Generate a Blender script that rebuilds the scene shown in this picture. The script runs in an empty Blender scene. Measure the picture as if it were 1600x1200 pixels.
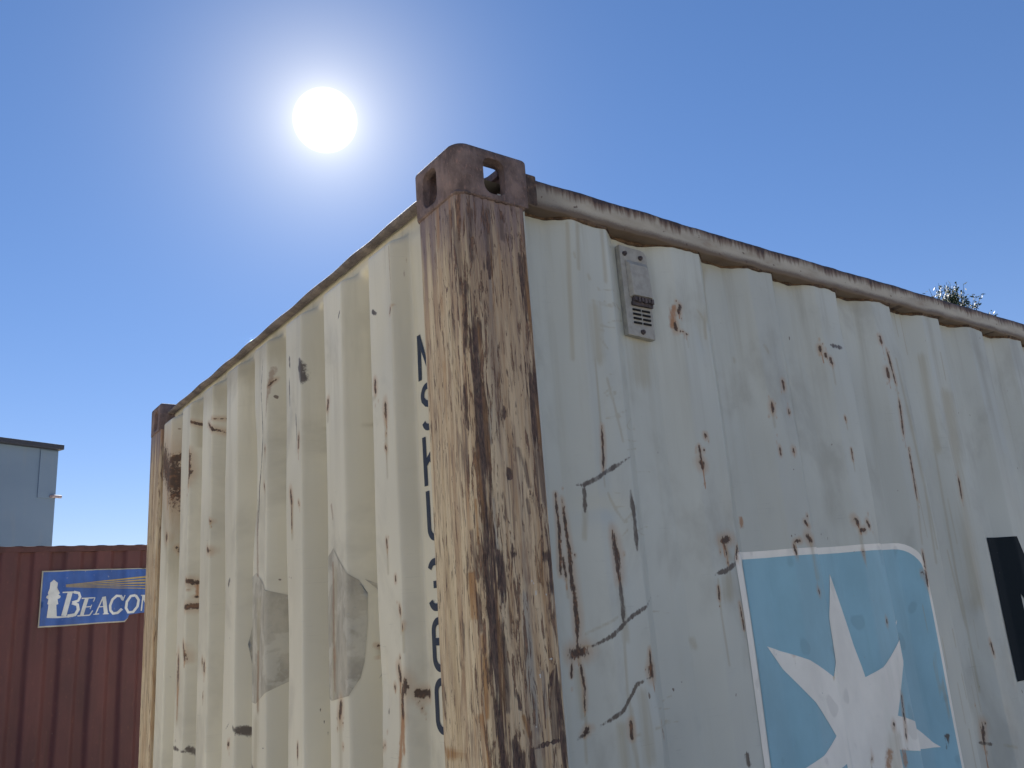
import bpy, bmesh, math, random
import numpy as np
from mathutils import Vector, Matrix

# ------------------------------------------------------------------ camera, sky, sun, exposure
scene = bpy.context.scene
col = scene.collection
CAM_POS = (-0.8602, -1.2852, 1.6431)
CR, CU, CF = (0.810638, -0.581146, -0.071658), (-0.096885, -0.253811, 0.962389), (0.577467, 0.773207, 0.262053)
cam_data = bpy.data.cameras.new('camera')
cam_data.sensor_width = 36.0; cam_data.sensor_fit = 'HORIZONTAL'; cam_data.lens = 30.053
cam_data.clip_start = 0.05; cam_data.clip_end = 3000
cam = bpy.data.objects.new('camera', cam_data); col.objects.link(cam)
cam.matrix_world = Matrix(((CR[0], CU[0], -CF[0], CAM_POS[0]), (CR[1], CU[1], -CF[1], CAM_POS[1]), (CR[2], CU[2], -CF[2], CAM_POS[2]), (0, 0, 0, 1)))
scene.camera = cam

SUN = Vector((0.3464, 0.7689, 0.5374)).normalized()
SUN_EL = math.asin(SUN.z); SUN_AZ = math.atan2(SUN.x, SUN.y)
scene.view_settings.view_transform = 'Standard'; scene.view_settings.look = 'None'
scene.view_settings.gamma = 1.0; scene.view_settings.use_curve_mapping = False
scene.view_settings.exposure = 1.5
world = bpy.data.worlds.new('World'); scene.world = world; world.use_nodes = True
wn, wl = world.node_tree.nodes, world.node_tree.links
wn.clear()
sky = wn.new('ShaderNodeTexSky'); sky.sky_type = 'NISHITA'; sky.sun_disc = False
sky.sun_elevation = SUN_EL; sky.sun_rotation = SUN_AZ; sky.altitude = 400
sky.air_density = 1.0; sky.dust_density = 0.0; sky.ozone_density = 3.0
bg = wn.new('ShaderNodeBackground'); bg.inputs['Strength'].default_value = 0.0535
hsv = wn.new('ShaderNodeHueSaturation'); hsv.inputs['Saturation'].default_value = 1.2
wl.new(sky.outputs[0], hsv.inputs['Color']); gm = wn.new('ShaderNodeGamma'); gm.inputs['Gamma'].default_value = 0.8
wl.new(hsv.outputs[0], gm.inputs['Color']); tint = wn.new('ShaderNodeMix'); tint.data_type = 'RGBA'; tint.blend_type = 'MULTIPLY'; tint.inputs['Factor'].default_value = 1.0; tint.inputs[7].default_value = (1.04, 0.95, 1.12, 1)
wl.new(gm.outputs[0], tint.inputs[6]); wl.new(tint.outputs[2], bg.inputs['Color'])
# the sun's own disc and the bright air round it (seen by everything, it sits in the sky)
tc = wn.new('ShaderNodeTexCoord')
dot = wn.new('ShaderNodeVectorMath'); dot.operation = 'DOT_PRODUCT'; dot.inputs[1].default_value = SUN
wl.new(tc.outputs['Generated'], dot.inputs[0])
def wmath(op, a, b=None, clamp=False):
    n = wn.new('ShaderNodeMath'); n.operation = op; n.use_clamp = clamp
    for i, v in enumerate((a, b)):
        if v is None: continue
        if isinstance(v, (int, float)): n.inputs[i].default_value = v
        else: wl.new(v, n.inputs[i])
    return n.outputs[0]
ang = wmath('MULTIPLY', wmath('ARCCOSINE', dot.outputs['Value'], clamp=False), 180 / math.pi)
def halo(width, strength):
    return wmath('MULTIPLY', wmath('EXPONENT', wmath('MULTIPLY', ang, -1.0 / width)), strength)
disc = wmath('MULTIPLY', wmath('SUBTRACT', 1.0, wmath('DIVIDE', wmath('SUBTRACT', ang, 1.3), 0.7, clamp=True), clamp=True), 2.0)
glow = wmath('ADD', wmath('ADD', disc, halo(0.8, 0.7)), wmath('ADD', halo(4.4, 0.33), halo(13.0, 0.0)))
bg2 = wn.new('ShaderNodeBackground'); bg2.inputs['Color'].default_value = (1.0, 0.90, 0.66, 1)
wl.new(glow, bg2.inputs['Strength'])
add = wn.new('ShaderNodeAddShader'); out = wn.new('ShaderNodeOutputWorld')
wl.new(bg.outputs[0], add.inputs[0]); wl.new(bg2.outputs[0], add.inputs[1]); wl.new(add.outputs[0], out.inputs['Surface'])

sd = bpy.data.lights.new('sun', 'SUN'); sd.energy = 5.0; sd.angle = math.radians(0.5); sd.color = (1.0, 0.95, 0.86)
sun = bpy.data.objects.new('sun', sd); col.objects.link(sun)
sun.rotation_euler = (-SUN).to_track_quat('-Z', 'Y').to_euler(); sun.location = (10, 20, 20)

# ------------------------------------------------------------------ shape and wear of the corrugated sheets
def _profile(starts, ends, inner, outer, run_in, run_out, lo, hi, extra, w_, first=None):
    """1-D depth table of a trapezoidal corrugation, corners softened."""
    t = np.arange(lo, hi, .001)
    xs, ys = [lo], [inner]
    for s, e in zip(starts, ends):
        xs += [s - run_in, s, e, e + run_out]; ys += [inner, outer, outer, inner]
    d = np.interp(t, xs, ys, right=inner)
    if first is not None: ys[0] = ys[1] = first; xs[1] = starts[0] - .020
    d = np.interp(t, xs, ys, right=inner)
    for (a, b, v) in extra:
        d[(t >= a) & (t <= b)] = v
    k = np.hanning(w_); k /= k.sum()
    return t, np.convolve(np.pad(d, w_ // 2, mode='edge'), k, mode='valid')

END_E = [.421 + .2595 * k for k in range(8)]
END_T, END_D = _profile([e - .106 for e in END_E], END_E, .090, .012, .026, .026, .10, 2.50, [(.10, .172, .02), (2.28, 2.50, .014)], 9, .056)
SIDE_E = [.408, .718, 1.005, 1.295, 1.572, 1.862, 2.150, 2.440]
while SIDE_E[-1] < 5.5: SIDE_E.append(SIDE_E[-1] + .286)
SIDE_T, SIDE_D = _profile([e - .100 for e in SIDE_E], SIDE_E, .044, .012, .062, .045, .10, 6.00, [(.10, .186, .018), (5.88, 6.0, .016)], 15)

def smooth(a, b, x):
    t = np.clip((x - a) / (b - a), 0, 1)
    return t * t * (3 - 2 * t)

def wob(a, b, seed):
    r = np.random.RandomState(seed); o = 0
    for i in range(5):
        fa, fb, ph = r.uniform(2, 9), r.uniform(1, 7), r.uniform(0, 6.3)
        o = o + np.sin(a * fa + b * fb * r.choice([-1, 1]) + ph)
    return o / 5

END_DENTS = [(1.20, 2.10, .020, .16, .016), (1.13, 1.95, .022, .22, .008), (.36, 2.30, .03, .12, .006), (.93, 1.60, .03, .2, .006), (2.02, 2.12, .02, .1, .010), (.40, 1.52, .02, .07, .007), (.66, 1.9, .03, .3, .004), (1.47, 1.7, .02, .2, .006)]
SIDE_DENTS = [(.345, 1.95, .018, .20, .006), (.36, 1.75, .03, .08, .007), (.39, 2.25, .02, .15, .004), (.40, 1.50, .03, .06, .008), (1.60, 1.9, .03, .5, -.012), (1.80, 2.0, .04, .5, .010),
              (.70, 1.80, .03, .08, .006), (1.0, 2.15, .03, .10, .005), (1.29, 1.75, .025, .1, .006), (.69, 2.27, .02, .05, .006), (1.3, 2.36, .03, .06, .004), (.32, 1.84, .06, .02, .004)]

def end_depth(y, z):
    yy = y + .004 * wob(z * 1.3, y * .8, 3)
    d = np.interp(yy, END_T, END_D)
    for (a, b, ra, rb, v) in END_DENTS:
        d = d + v * np.exp(-((y - a) / ra) ** 2 - ((z - b) / rb) ** 2)
    d = d + .0016 * wob(y * 3, z * 2.2, 11)
    top = smooth(2.488, 2.522, z)
    return d * (1 - top) + .060 * top

def side_depth(x, z):
    xx = x + .003 * wob(z * 1.2, x * .7, 5)
    d = np.interp(xx, SIDE_T, SIDE_D)
    for (a, b, ra, rb, v) in SIDE_DENTS:
        d = d + v * np.exp(-((x - a) / ra) ** 2 - ((z - b) / rb) ** 2)
    return d + .0022 * wob(x * 2.6, z * 2.0, 23)

# wear: (kind, half width, width ratio, points along the mark on the sheet in metres)
SIDE_MARKS = [('s',0.0205,1.3,(0.508,2.231),(0.502,2.146)),('s',0.0026,1.0,(0.477,2.441),(0.477,2.426)),('r',0.0024,1.33,(0.479,2.468),(0.477,2.441)),('s',0.0066,1.29,(0.477,2.36),(0.471,2.28)),('s',0.0009,1.12,(0.354,2.088),(0.378,2.103)),('s',0.0011,1.06,(0.442,1.926),(0.492,1.928)),('s',0.0009,1.17,(0.367,1.787),(0.382,1.8)),('s',0.0008,1.08,(0.449,1.42),(0.492,1.412)),('s',0.0015,1.3,(0.391,2.013),(0.461,2.021)),('s',0.0011,1.26,(0.389,2.253),(0.457,2.276)),('s',0.0011,1.13,(0.352,1.849),(0.389,1.843)),('s',0.0016,1.06,(0.431,2.03),(0.478,2.031)),('s',0.0009,1.21,(0.377,1.814),(0.408,1.821)),('s',0.0013,1.25,(0.407,2.02),(0.453,2.046)),('s',0.0016,1.3,(0.384,2.044),(0.426,2.059)),('s',0.0011,1.3,(0.375,2.133),(0.395,2.135)),('s',0.0015,1.3,(0.402,1.967),(0.457,1.979)),('s',0.0013,1.24,(0.35,2.231),(0.372,2.232)),('s',0.0009,1.24,(0.369,2.088),(0.387,2.095)),('s',0.0014,1.25,(0.454,1.633),(0.501,1.628)),('s',0.0012,1.3,(0.366,2.325),(0.426,2.336)),('s',0.0008,1.3,(0.397,1.413),(0.469,1.411)),('s',0.001,1.1,(0.354,1.877),(0.375,1.871)),('s',0.0012,1.24,(0.351,2.333),(0.368,2.331)),('s',0.001,1.08,(0.353,2.033),(0.399,2.041)),('s',0.001,1.25,(0.35,2.277),(0.368,2.279)),('s',0.001,1.29,(0.382,2.302),(0.4,2.296)),('s',0.0012,1.11,(0.411,1.794),(0.464,1.789)),('s',0.001,1.3,(0.376,2.084),(0.388,2.091)),('s',0.0009,1.08,(0.445,1.454),(0.483,1.465)),('s',0.0009,1.12,(0.36,2.082),(0.378,2.077)),('s',0.0013,1.24,(0.409,2.296),(0.471,2.307)),('s',0.001,1.3,(0.404,1.45),(0.471,1.439)),('s',0.0016,1.3,(0.361,2.242),(0.405,2.243)),('s',0.0014,1.3,(0.394,1.986),(0.468,1.998)),('s',0.0014,1.27,(0.396,1.795),(0.465,1.808)),('s',0.0011,1.3,(0.336,1.411),(0.377,1.4)),('s',0.0015,1.28,(0.408,2.303),(0.448,2.31)),('s',0.0019,1.3,(1.687,2.52),(1.688,2.347)),('s',0.0011,0.92,(1.726,1.541),(1.725,1.458)),('s',0.001,0.91,(1.436,1.35),(1.437,1.193)),('s',0.0014,1.3,(1.694,1.462),(1.691,1.289)),('s',0.0012,0.9,(1.464,1.399),(1.467,1.265)),('s',0.0013,1.3,(1.668,1.362),(1.669,1.248)),('s',0.0018,1.3,(1.651,2.566),(1.655,2.401)),('s',0.0012,1.3,(1.564,1.406),(1.567,1.338)),('s',0.0016,1.29,(1.564,1.524),(1.563,1.472)),('s',0.0012,0.88,(1.452,1.461),(1.455,1.34)),('s',0.0013,1.3,(1.503,1.505),(1.502,1.423)),('s',0.0013,0.93,(1.443,1.3),(1.444,1.239)),('s',0.0015,1.3,(1.537,1.384),(1.539,1.278)),('s',0.0011,0.89,(1.455,1.52),(1.458,1.356)),('s',0.0019,1.3,(1.8,2.158),(1.796,2.027)),('s',0.0014,1.29,(1.834,2.364),(1.835,2.27)),('s',0.0017,1.28,(1.569,1.874),(1.567,1.74)),('s',0.0013,0.89,(1.452,1.601),(1.453,1.509)),('s',0.0012,0.89,(1.725,1.89),(1.726,1.758)),('s',0.0019,1.29,(1.813,2.244),(1.815,2.121)),('s',0.0013,1.3,(1.551,1.265),(1.55,1.132)),('s',0.002,1.28,(1.818,2.142),(1.816,2.005)),('s',0.0018,1.29,(1.808,2.152),(1.8,1.963)),('s',0.0014,1.3,(1.529,1.942),(1.532,1.776)),('s',0.0011,1.3,(1.48,1.659),(1.479,1.596)),('s',0.0012,0.93,(1.466,1.481),(1.471,1.315)),('r',0.0013,0.7,(0.225,1.78)),('r',0.0013,0.7,(0.21,1.729)),('r',0.0013,0.7,(0.224,1.821)),('r',0.0013,0.7,(0.224,1.786)),('r',0.0021,1.57,(0.22,1.876),(0.222,1.8),(0.216,1.713)),('r',0.0013,0.7,(0.241,1.846)),('r',0.0013,0.7,(0.24,1.885)),('r',0.0034,0.99,(0.236,1.863),(0.239,1.806),(0.245,1.737)),('r',0.002,0.7,(0.253,1.751)),('r',0.0014,0.7,(0.231,1.728)),('o',0.0023,0.6,(0.243,1.577),(0.242,1.544)),('s',0.0047,1.0,(0.243,1.577),(0.243,1.553)),('r',0.0042,0.99,(0.241,1.768),(0.243,1.712),(0.246,1.639),(0.243,1.577)),('r',0.0013,0.7,(0.228,1.691)),('r',0.0013,0.7,(0.22,1.758)),('o',0.0016,0.6,(0.23,1.706),(0.229,1.685)),('s',0.0032,1.0,(0.23,1.706),(0.23,1.671)),('r',0.0029,1.11,(0.226,1.749),(0.23,1.706)),('r',0.0086,0.97,(0.229,1.566),(0.252,1.57)),('r',0.0013,0.7,(0.231,1.565)),('r',0.0013,0.7,(0.232,1.556)),('r',0.0013,0.7,(0.22,1.503)),('r',0.0013,0.7,(0.219,1.533)),('r',0.0017,1.35,(0.225,1.551),(0.221,1.523)),('o',0.0014,0.6,(0.247,1.463),(0.245,1.45)),('s',0.0027,1.0,(0.247,1.463),(0.247,1.438)),('r',0.0025,0.89,(0.245,1.555),(0.249,1.502),(0.247,1.463)),('k',0.0046,0.81,(0.264,1.892),(0.284,1.891),(0.321,1.91),(0.416,1.956)),('k',0.0046,0.81,(0.281,1.887),(0.28,1.836)),('s',0.0058,0.85,(0.28,1.836),(0.272,1.785)),('k',0.0041,1.3,(0.397,1.882),(0.4,1.835),(0.399,1.756)),('r',0.0018,0.7,(0.354,1.702)),('r',0.0024,0.7,(0.366,1.75)),('o',0.0039,0.6,(0.343,1.7),(0.345,1.68)),('s',0.0078,1.0,(0.343,1.7),(0.343,1.596)),('r',0.0071,0.92,(0.34,1.796),(0.346,1.751),(0.343,1.7)),('k',0.0044,1.29,(0.345,1.7),(0.34,1.613)),('s',0.0063,1.29,(0.345,1.7),(0.341,1.583)),('k',0.0041,0.85,(0.269,1.577),(0.305,1.592),(0.36,1.625),(0.455,1.663)),('s',0.0024,0.84,(0.26,1.601),(0.325,1.627)),('s',0.0026,0.99,(0.246,1.579),(0.269,1.577)),('k',0.0039,0.87,(0.271,1.432),(0.317,1.456),(0.358,1.498),(0.406,1.507)),('r',0.0017,0.7,(0.391,1.524)),('o',0.0031,0.6,(0.41,1.505),(0.412,1.482)),('r',0.0056,1.11,(0.407,1.535),(0.41,1.505)),('r',0.0013,0.7,(0.409,1.547)),('o',0.0014,0.6,(0.407,1.529),(0.406,1.513)),('s',0.0028,1.0,(0.407,1.529),(0.407,1.509)),('r',0.0025,1.09,(0.405,1.562),(0.407,1.529)),('o',0.0017,0.6,(0.241,1.421),(0.239,1.411)),('s',0.0033,1.0,(0.241,1.421),(0.241,1.372)),('r',0.003,1.42,(0.241,1.421),(0.249,1.431)),('k',0.003,1.3,(0.223,1.414),(0.248,1.423)),('s',0.0033,1.0,(0.331,1.402),(0.331,1.383)),('r',0.003,1.47,(0.331,1.437),(0.331,1.402)),('s',0.0025,1.3,(0.343,1.656),(0.33,1.489),(0.334,1.454)),('s',0.004,1.3,(0.334,1.454),(0.333,1.396),(0.338,1.35)),('o',0.0018,0.6,(0.329,1.92),(0.327,1.909)),('r',0.0032,1.12,(0.339,2.016),(0.336,1.968),(0.329,1.92)),('s',0.0024,1.25,(0.329,1.92),(0.328,1.887)),('s',0.0106,1.29,(0.351,2.282),(0.347,2.164)),('s',0.0025,1.3,(0.337,2.163),(0.337,2.079),(0.336,2.023)),('s',0.0027,1.24,(0.343,2.295),(0.401,2.293)),('s',0.0026,1.26,(0.344,2.222),(0.378,2.19)),('s',0.0025,1.24,(0.365,2.123),(0.38,2.053),(0.392,1.984)),('s',0.0023,1.27,(0.337,1.874),(0.373,1.815),(0.42,1.85)),('o',0.0073,0.78,(0.608,2.324),(0.6,2.279)),('r',0.0021,0.7,(0.616,2.34)),('o',0.0025,0.6,(0.62,2.312),(0.619,2.296)),('r',0.0045,0.97,(0.625,2.329),(0.62,2.312)),('r',0.0025,0.7,(0.616,2.264)),('r',0.0013,0.7,(0.626,2.295)),('r',0.0051,0.61,(0.607,2.282),(0.607,2.27)),('r',0.0013,0.7,(0.628,2.251)),('o',0.0011,0.6,(0.636,2.259),(0.633,2.242)),('s',0.0022,1.0,(0.636,2.259),(0.636,2.226)),('r',0.002,1.54,(0.62,2.265),(0.636,2.259)),('s',0.0029,1.3,(0.688,2.328),(0.709,2.306),(0.706,2.257)),('r',0.0013,0.7,(0.618,1.984)),('r',0.0013,0.7,(0.631,1.942)),('r',0.0013,0.7,(0.633,1.96)),('o',0.0011,0.6,(0.628,1.958),(0.63,1.946)),('s',0.0022,1.0,(0.628,1.958),(0.628,1.939)),('r',0.002,1.5,(0.627,1.991),(0.628,1.958)),('r',0.0014,0.7,(0.624,1.983)),('r',0.0018,0.7,(0.616,1.975)),('r',0.0019,0.7,(0.629,1.9)),('r',0.0028,0.7,(0.642,1.979)),('o',0.0033,0.6,(0.631,1.942),(0.631,1.893)),('r',0.0061,1.03,(0.628,1.951),(0.631,1.942)),('r',0.0013,0.7,(0.662,2.0)),('o',0.0014,0.6,(0.654,2.009),(0.653,2.001)),('r',0.0026,1.55,(0.653,2.018),(0.654,2.009)),('r',0.0016,0.7,(0.967,2.147)),('r',0.0013,0.7,(0.978,2.166)),('r',0.004,1.29,(0.983,2.182),(0.982,2.156)),('r',0.0013,0.7,(0.911,2.13)),('r',0.0017,0.7,(0.934,2.115)),('r',0.0018,0.7,(0.902,2.079)),('r',0.0014,0.7,(0.93,2.078)),('s',0.0047,1.0,(0.918,2.089),(0.918,2.054)),('r',0.0043,1.17,(0.92,2.117),(0.918,2.089)),('r',0.0013,0.7,(0.915,2.014)),('r',0.0013,0.7,(0.921,2.032)),('r',0.0029,1.12,(0.924,2.004),(0.923,1.98)),('o',0.0024,0.6,(0.978,1.993),(0.98,1.978)),('r',0.0044,0.98,(0.979,1.998),(0.978,1.993)),('s',0.004,1.3,(0.926,2.268),(0.936,2.251)),('o',0.0049,1.3,(0.777,1.827),(0.776,1.81)),('r',0.0027,0.7,(0.652,1.749)),('r',0.0031,0.7,(0.673,1.725)),('o',0.0035,0.6,(0.666,1.773),(0.666,1.739)),('r',0.0064,1.3,(0.666,1.773),(0.691,1.778)),('o',0.0021,0.6,(0.674,1.741),(0.674,1.709)),('s',0.0043,1.0,(0.674,1.741),(0.674,1.681)),('r',0.0039,0.95,(0.67,1.769),(0.674,1.741)),('s',0.0064,1.29,(0.677,1.759),(0.685,1.735)),('k',0.0048,1.3,(0.626,1.701),(0.664,1.708),(0.702,1.723)),('r',0.0013,0.7,(0.726,1.754)),('r',0.0013,0.7,(0.718,1.748)),('r',0.0013,0.7,(0.71,1.72)),('s',0.0024,1.0,(0.704,1.73),(0.704,1.708)),('r',0.0022,1.04,(0.719,1.766),(0.704,1.73)),('s',0.0124,1.3,(0.666,1.689),(0.662,1.654)),('s',0.0023,1.3,(0.632,1.69),(0.627,1.616),(0.632,1.509)),('r',0.0013,0.7,(0.625,1.633)),('r',0.0011,1.61,(0.629,1.676),(0.627,1.645)),('o',0.0019,0.6,(0.923,1.769),(0.926,1.747)),('s',0.0037,1.0,(0.923,1.769),(0.923,1.717)),('r',0.0034,1.45,(0.923,1.769),(0.944,1.772)),('r',0.0032,0.7,(0.99,1.831)),('r',0.002,0.7,(0.986,1.807)),('s',0.0075,1.0,(0.986,1.773),(0.986,1.669)),('r',0.0068,0.97,(0.978,1.781),(0.986,1.773)),('r',0.0013,0.7,(0.925,1.741)),('r',0.0013,0.7,(0.924,1.767)),('r',0.0013,0.7,(0.924,1.747)),('r',0.0013,0.7,(0.915,1.74)),('r',0.0028,1.08,(0.917,1.763),(0.918,1.739)),('r',0.0036,1.14,(0.977,1.817),(0.987,1.806)),('s',0.0027,1.3,(0.985,1.77),(0.981,1.701)),('r',0.0013,0.7,(1.201,1.803)),('o',0.0028,0.6,(1.205,1.807),(1.207,1.788)),('s',0.0055,1.0,(1.205,1.807),(1.205,1.737)),('r',0.005,1.11,(1.193,1.83),(1.205,1.807)),('r',0.0013,0.7,(1.201,1.813)),('r',0.0013,0.7,(1.204,1.829)),('o',0.0024,0.6,(1.21,1.795),(1.21,1.786)),('s',0.0048,1.0,(1.21,1.795),(1.21,1.773)),('r',0.0044,0.99,(1.21,1.795),(1.228,1.798)),('r',0.0019,0.7,(1.255,1.799)),('r',0.0016,0.7,(1.246,1.826)),('r',0.0022,0.7,(1.257,1.839)),('r',0.0015,0.7,(1.267,1.79)),('r',0.0045,0.97,(1.246,1.818),(1.251,1.807)),('r',0.0013,0.7,(1.204,1.713)),('r',0.0013,0.7,(1.21,1.732)),('r',0.0013,0.7,(1.195,1.736)),('r',0.0013,0.7,(1.208,1.724)),('o',0.0012,0.6,(1.203,1.731),(1.205,1.715)),('s',0.0025,1.0,(1.203,1.731),(1.203,1.699)),('r',0.0023,1.4,(1.202,1.747),(1.203,1.731)),('r',0.0023,0.7,(1.177,2.277)),('r',0.0013,0.7,(1.19,2.308)),('r',0.0013,0.7,(1.195,2.27)),('r',0.0019,0.7,(1.183,2.321)),('o',0.0025,0.6,(1.181,2.29),(1.184,2.253)),('r',0.0046,0.81,(1.181,2.297),(1.181,2.29)),('k',0.0054,1.3,(1.22,2.307),(1.273,2.307)),('r',0.0014,0.7,(1.205,2.253)),('o',0.0022,0.6,(1.213,2.253),(1.213,2.237)),('s',0.0044,1.0,(1.213,2.253),(1.213,2.196)),('r',0.004,1.25,(1.208,2.267),(1.213,2.253)),('r',0.0021,0.7,(1.474,2.371)),('o',0.0023,0.6,(1.486,2.35),(1.489,2.314)),('r',0.0042,1.31,(1.485,2.368),(1.486,2.35)),('r',0.0013,0.7,(1.489,2.299)),('r',0.0019,0.7,(1.477,2.222)),('r',0.0013,0.7,(1.506,2.268)),('r',0.0013,0.7,(1.484,2.226)),('o',0.0026,0.6,(1.49,2.245),(1.491,2.21)),('r',0.0048,1.24,(1.49,2.267),(1.49,2.245)),('r',0.0013,0.7,(1.197,2.294)),('r',0.0013,0.7,(1.195,2.263)),('r',0.0013,0.7,(1.198,2.272)),('r',0.0013,0.7,(1.202,2.266)),('r',0.0026,1.26,(1.193,2.28),(1.193,2.271)),('r',0.0013,0.7,(1.515,2.206)),('r',0.0013,0.7,(1.531,2.223)),('r',0.0013,0.7,(1.52,2.324)),('r',0.0014,0.7,(1.504,2.316)),('s',0.0033,1.0,(1.523,2.225),(1.523,2.177)),('r',0.003,1.36,(1.508,2.332),(1.523,2.225)),('r',0.0013,0.7,(1.504,2.054)),('r',0.0016,0.7,(1.512,2.036)),('r',0.0013,0.7,(1.529,2.198)),('o',0.0021,0.6,(1.513,2.07),(1.515,2.037)),('r',0.0038,1.02,(1.524,2.176),(1.513,2.07)),('r',0.0013,0.7,(1.534,2.027)),('r',0.0013,0.7,(1.533,2.034)),('r',0.0013,0.7,(1.525,1.876)),('r',0.0013,0.7,(1.52,1.861)),('r',0.0025,1.26,(1.527,2.032),(1.517,1.883)),('s',0.0037,1.3,(1.517,1.883),(1.497,1.757)),('o',0.0015,0.6,(1.481,1.635),(1.478,1.629)),('r',0.0027,1.29,(1.491,1.739),(1.481,1.635)),('s',0.0037,1.3,(1.551,2.307),(1.558,2.13),(1.567,1.921),(1.551,1.703)),('r',0.0016,0.7,(1.801,1.975)),('r',0.0016,0.7,(1.775,1.963)),('r',0.0013,0.7,(1.799,1.938)),('o',0.0024,0.6,(1.785,1.889),(1.786,1.868)),('s',0.0049,1.0,(1.785,1.889),(1.785,1.833)),('r',0.0044,1.04,(1.793,1.959),(1.785,1.889)),('r',0.0015,0.7,(1.76,1.467)),('o',0.0019,0.6,(1.773,1.434),(1.773,1.409)),('r',0.0035,1.11,(1.766,1.479),(1.773,1.434)),('r',0.003,0.7,(1.671,1.256)),('r',0.0021,0.7,(1.666,1.311)),('r',0.0032,0.7,(1.678,1.186)),('r',0.0034,0.7,(1.7,1.259)),('o',0.0046,0.6,(1.671,1.213),(1.669,1.149)),('r',0.0083,1.0,(1.685,1.261),(1.671,1.213)),('k',0.0043,1.3,(1.641,1.217),(1.704,1.204)),('s',0.0037,0.97,(1.742,1.197),(1.791,1.185)),('s',0.0035,0.87,(1.715,2.047),(1.706,1.665),(1.702,1.345)),('s',0.0211,1.28,(1.826,2.215),(1.792,1.929),(1.756,1.588)),('s',0.0147,0.87,(1.734,2.334),(1.725,2.047)),('s',0.0032,1.3,(1.687,1.74),(1.703,1.52)),('o',0.0064,0.9,(1.178,1.267),(1.169,1.227)),('o',0.007,1.3,(1.224,1.254),(1.221,1.218)),('s',0.0155,1.3,(1.203,1.293),(1.19,1.222)),('k',0.0048,1.3,(0.648,1.329),(0.652,1.309)),('r',0.0021,1.53,(1.201,1.33),(1.197,1.309)),('r',0.0013,0.7,(1.255,1.415)),('r',0.0013,0.7,(1.24,1.254)),('o',0.0014,0.6,(1.239,1.274),(1.237,1.253)),('s',0.0027,1.0,(1.239,1.274),(1.239,1.25)),('r',0.0025,1.15,(1.258,1.392),(1.239,1.274)),('k',0.0069,0.94,(1.454,1.259),(1.446,1.237)),('r',0.0013,0.7,(1.139,1.275)),('r',0.0013,0.7,(1.134,1.277)),('s',0.0023,1.0,(1.128,1.236),(1.128,1.201)),('r',0.0021,0.81,(1.136,1.257),(1.128,1.236)),('o',0.0017,0.6,(0.982,1.637),(0.979,1.625)),('r',0.003,0.96,(0.984,1.655),(0.982,1.637)),('o',0.001,0.6,(0.874,1.507),(0.873,1.502)),('s',0.002,1.0,(0.874,1.507),(0.874,1.482)),('r',0.0018,0.85,(0.874,1.516),(0.874,1.507)),('o',0.0006,0.6,(0.695,1.578),(0.695,1.574)),('s',0.0013,1.0,(0.695,1.578),(0.695,1.56)),('r',0.0011,1.55,(0.692,1.639),(0.695,1.578)),('r',0.0013,0.7,(1.49,1.642)),('r',0.0013,0.7,(1.465,1.68)),('o',0.0014,0.6,(1.484,1.626),(1.485,1.607)),('r',0.0026,1.23,(1.469,1.687),(1.484,1.626)),('r',0.0013,0.7,(1.245,1.544)),('o',0.0015,0.6,(1.252,1.548),(1.252,1.53)),('r',0.0027,0.94,(1.254,1.57),(1.252,1.548)),('s',0.0057,1.3,(0.238,1.533),(0.24,1.452)),('s',0.0104,1.28,(0.375,1.478),(0.37,1.357)),('s',0.0079,1.25,(0.309,1.428),(0.309,1.36)),('s',0.0054,0.74,(0.296,2.471),(0.291,2.334),(0.284,2.16)),('s',0.004,1.2,(0.322,2.474),(0.313,2.365)),('s',0.0041,1.22,(0.396,2.483),(0.391,2.35)),('s',0.0073,1.3,(0.769,2.463),(0.716,2.307)),('s',0.0065,0.96,(0.558,1.568),(0.563,1.554)),('s',0.0039,1.3,(0.837,2.232),(0.838,2.222)),('r',0.0013,0.7,(0.423,1.422)),('r',0.0013,0.7,(0.431,1.398)),('r',0.0013,0.7,(0.43,1.389)),('r',0.0013,0.7,(0.425,1.419)),('o',0.0008,0.6,(0.426,1.402),(0.424,1.389)),('r',0.0015,0.93,(0.423,1.407),(0.426,1.402)),('r',0.0013,0.7,(0.995,2.101)),('r',0.0013,0.7,(0.991,2.094)),('r',0.0013,0.7,(0.989,2.119)),('o',0.0013,0.6,(0.987,2.094),(0.986,2.081)),('r',0.0024,1.41,(0.988,2.104),(0.987,2.094)),('o',0.0012,0.6,(1.232,2.091),(1.229,2.083)),('s',0.0025,1.0,(1.232,2.091),(1.232,2.068)),('r',0.0022,1.33,(1.23,2.105),(1.232,2.091)),('o',0.0011,0.6,(1.231,1.981),(1.234,1.972)),('s',0.0022,1.0,(1.231,1.981),(1.231,1.953)),('r',0.002,1.45,(1.233,2.016),(1.231,1.981)),('s',0.0034,0.87,(0.305,2.402),(0.307,2.391)),('s',0.0035,1.23,(0.339,2.355),(0.342,2.346))]
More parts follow.
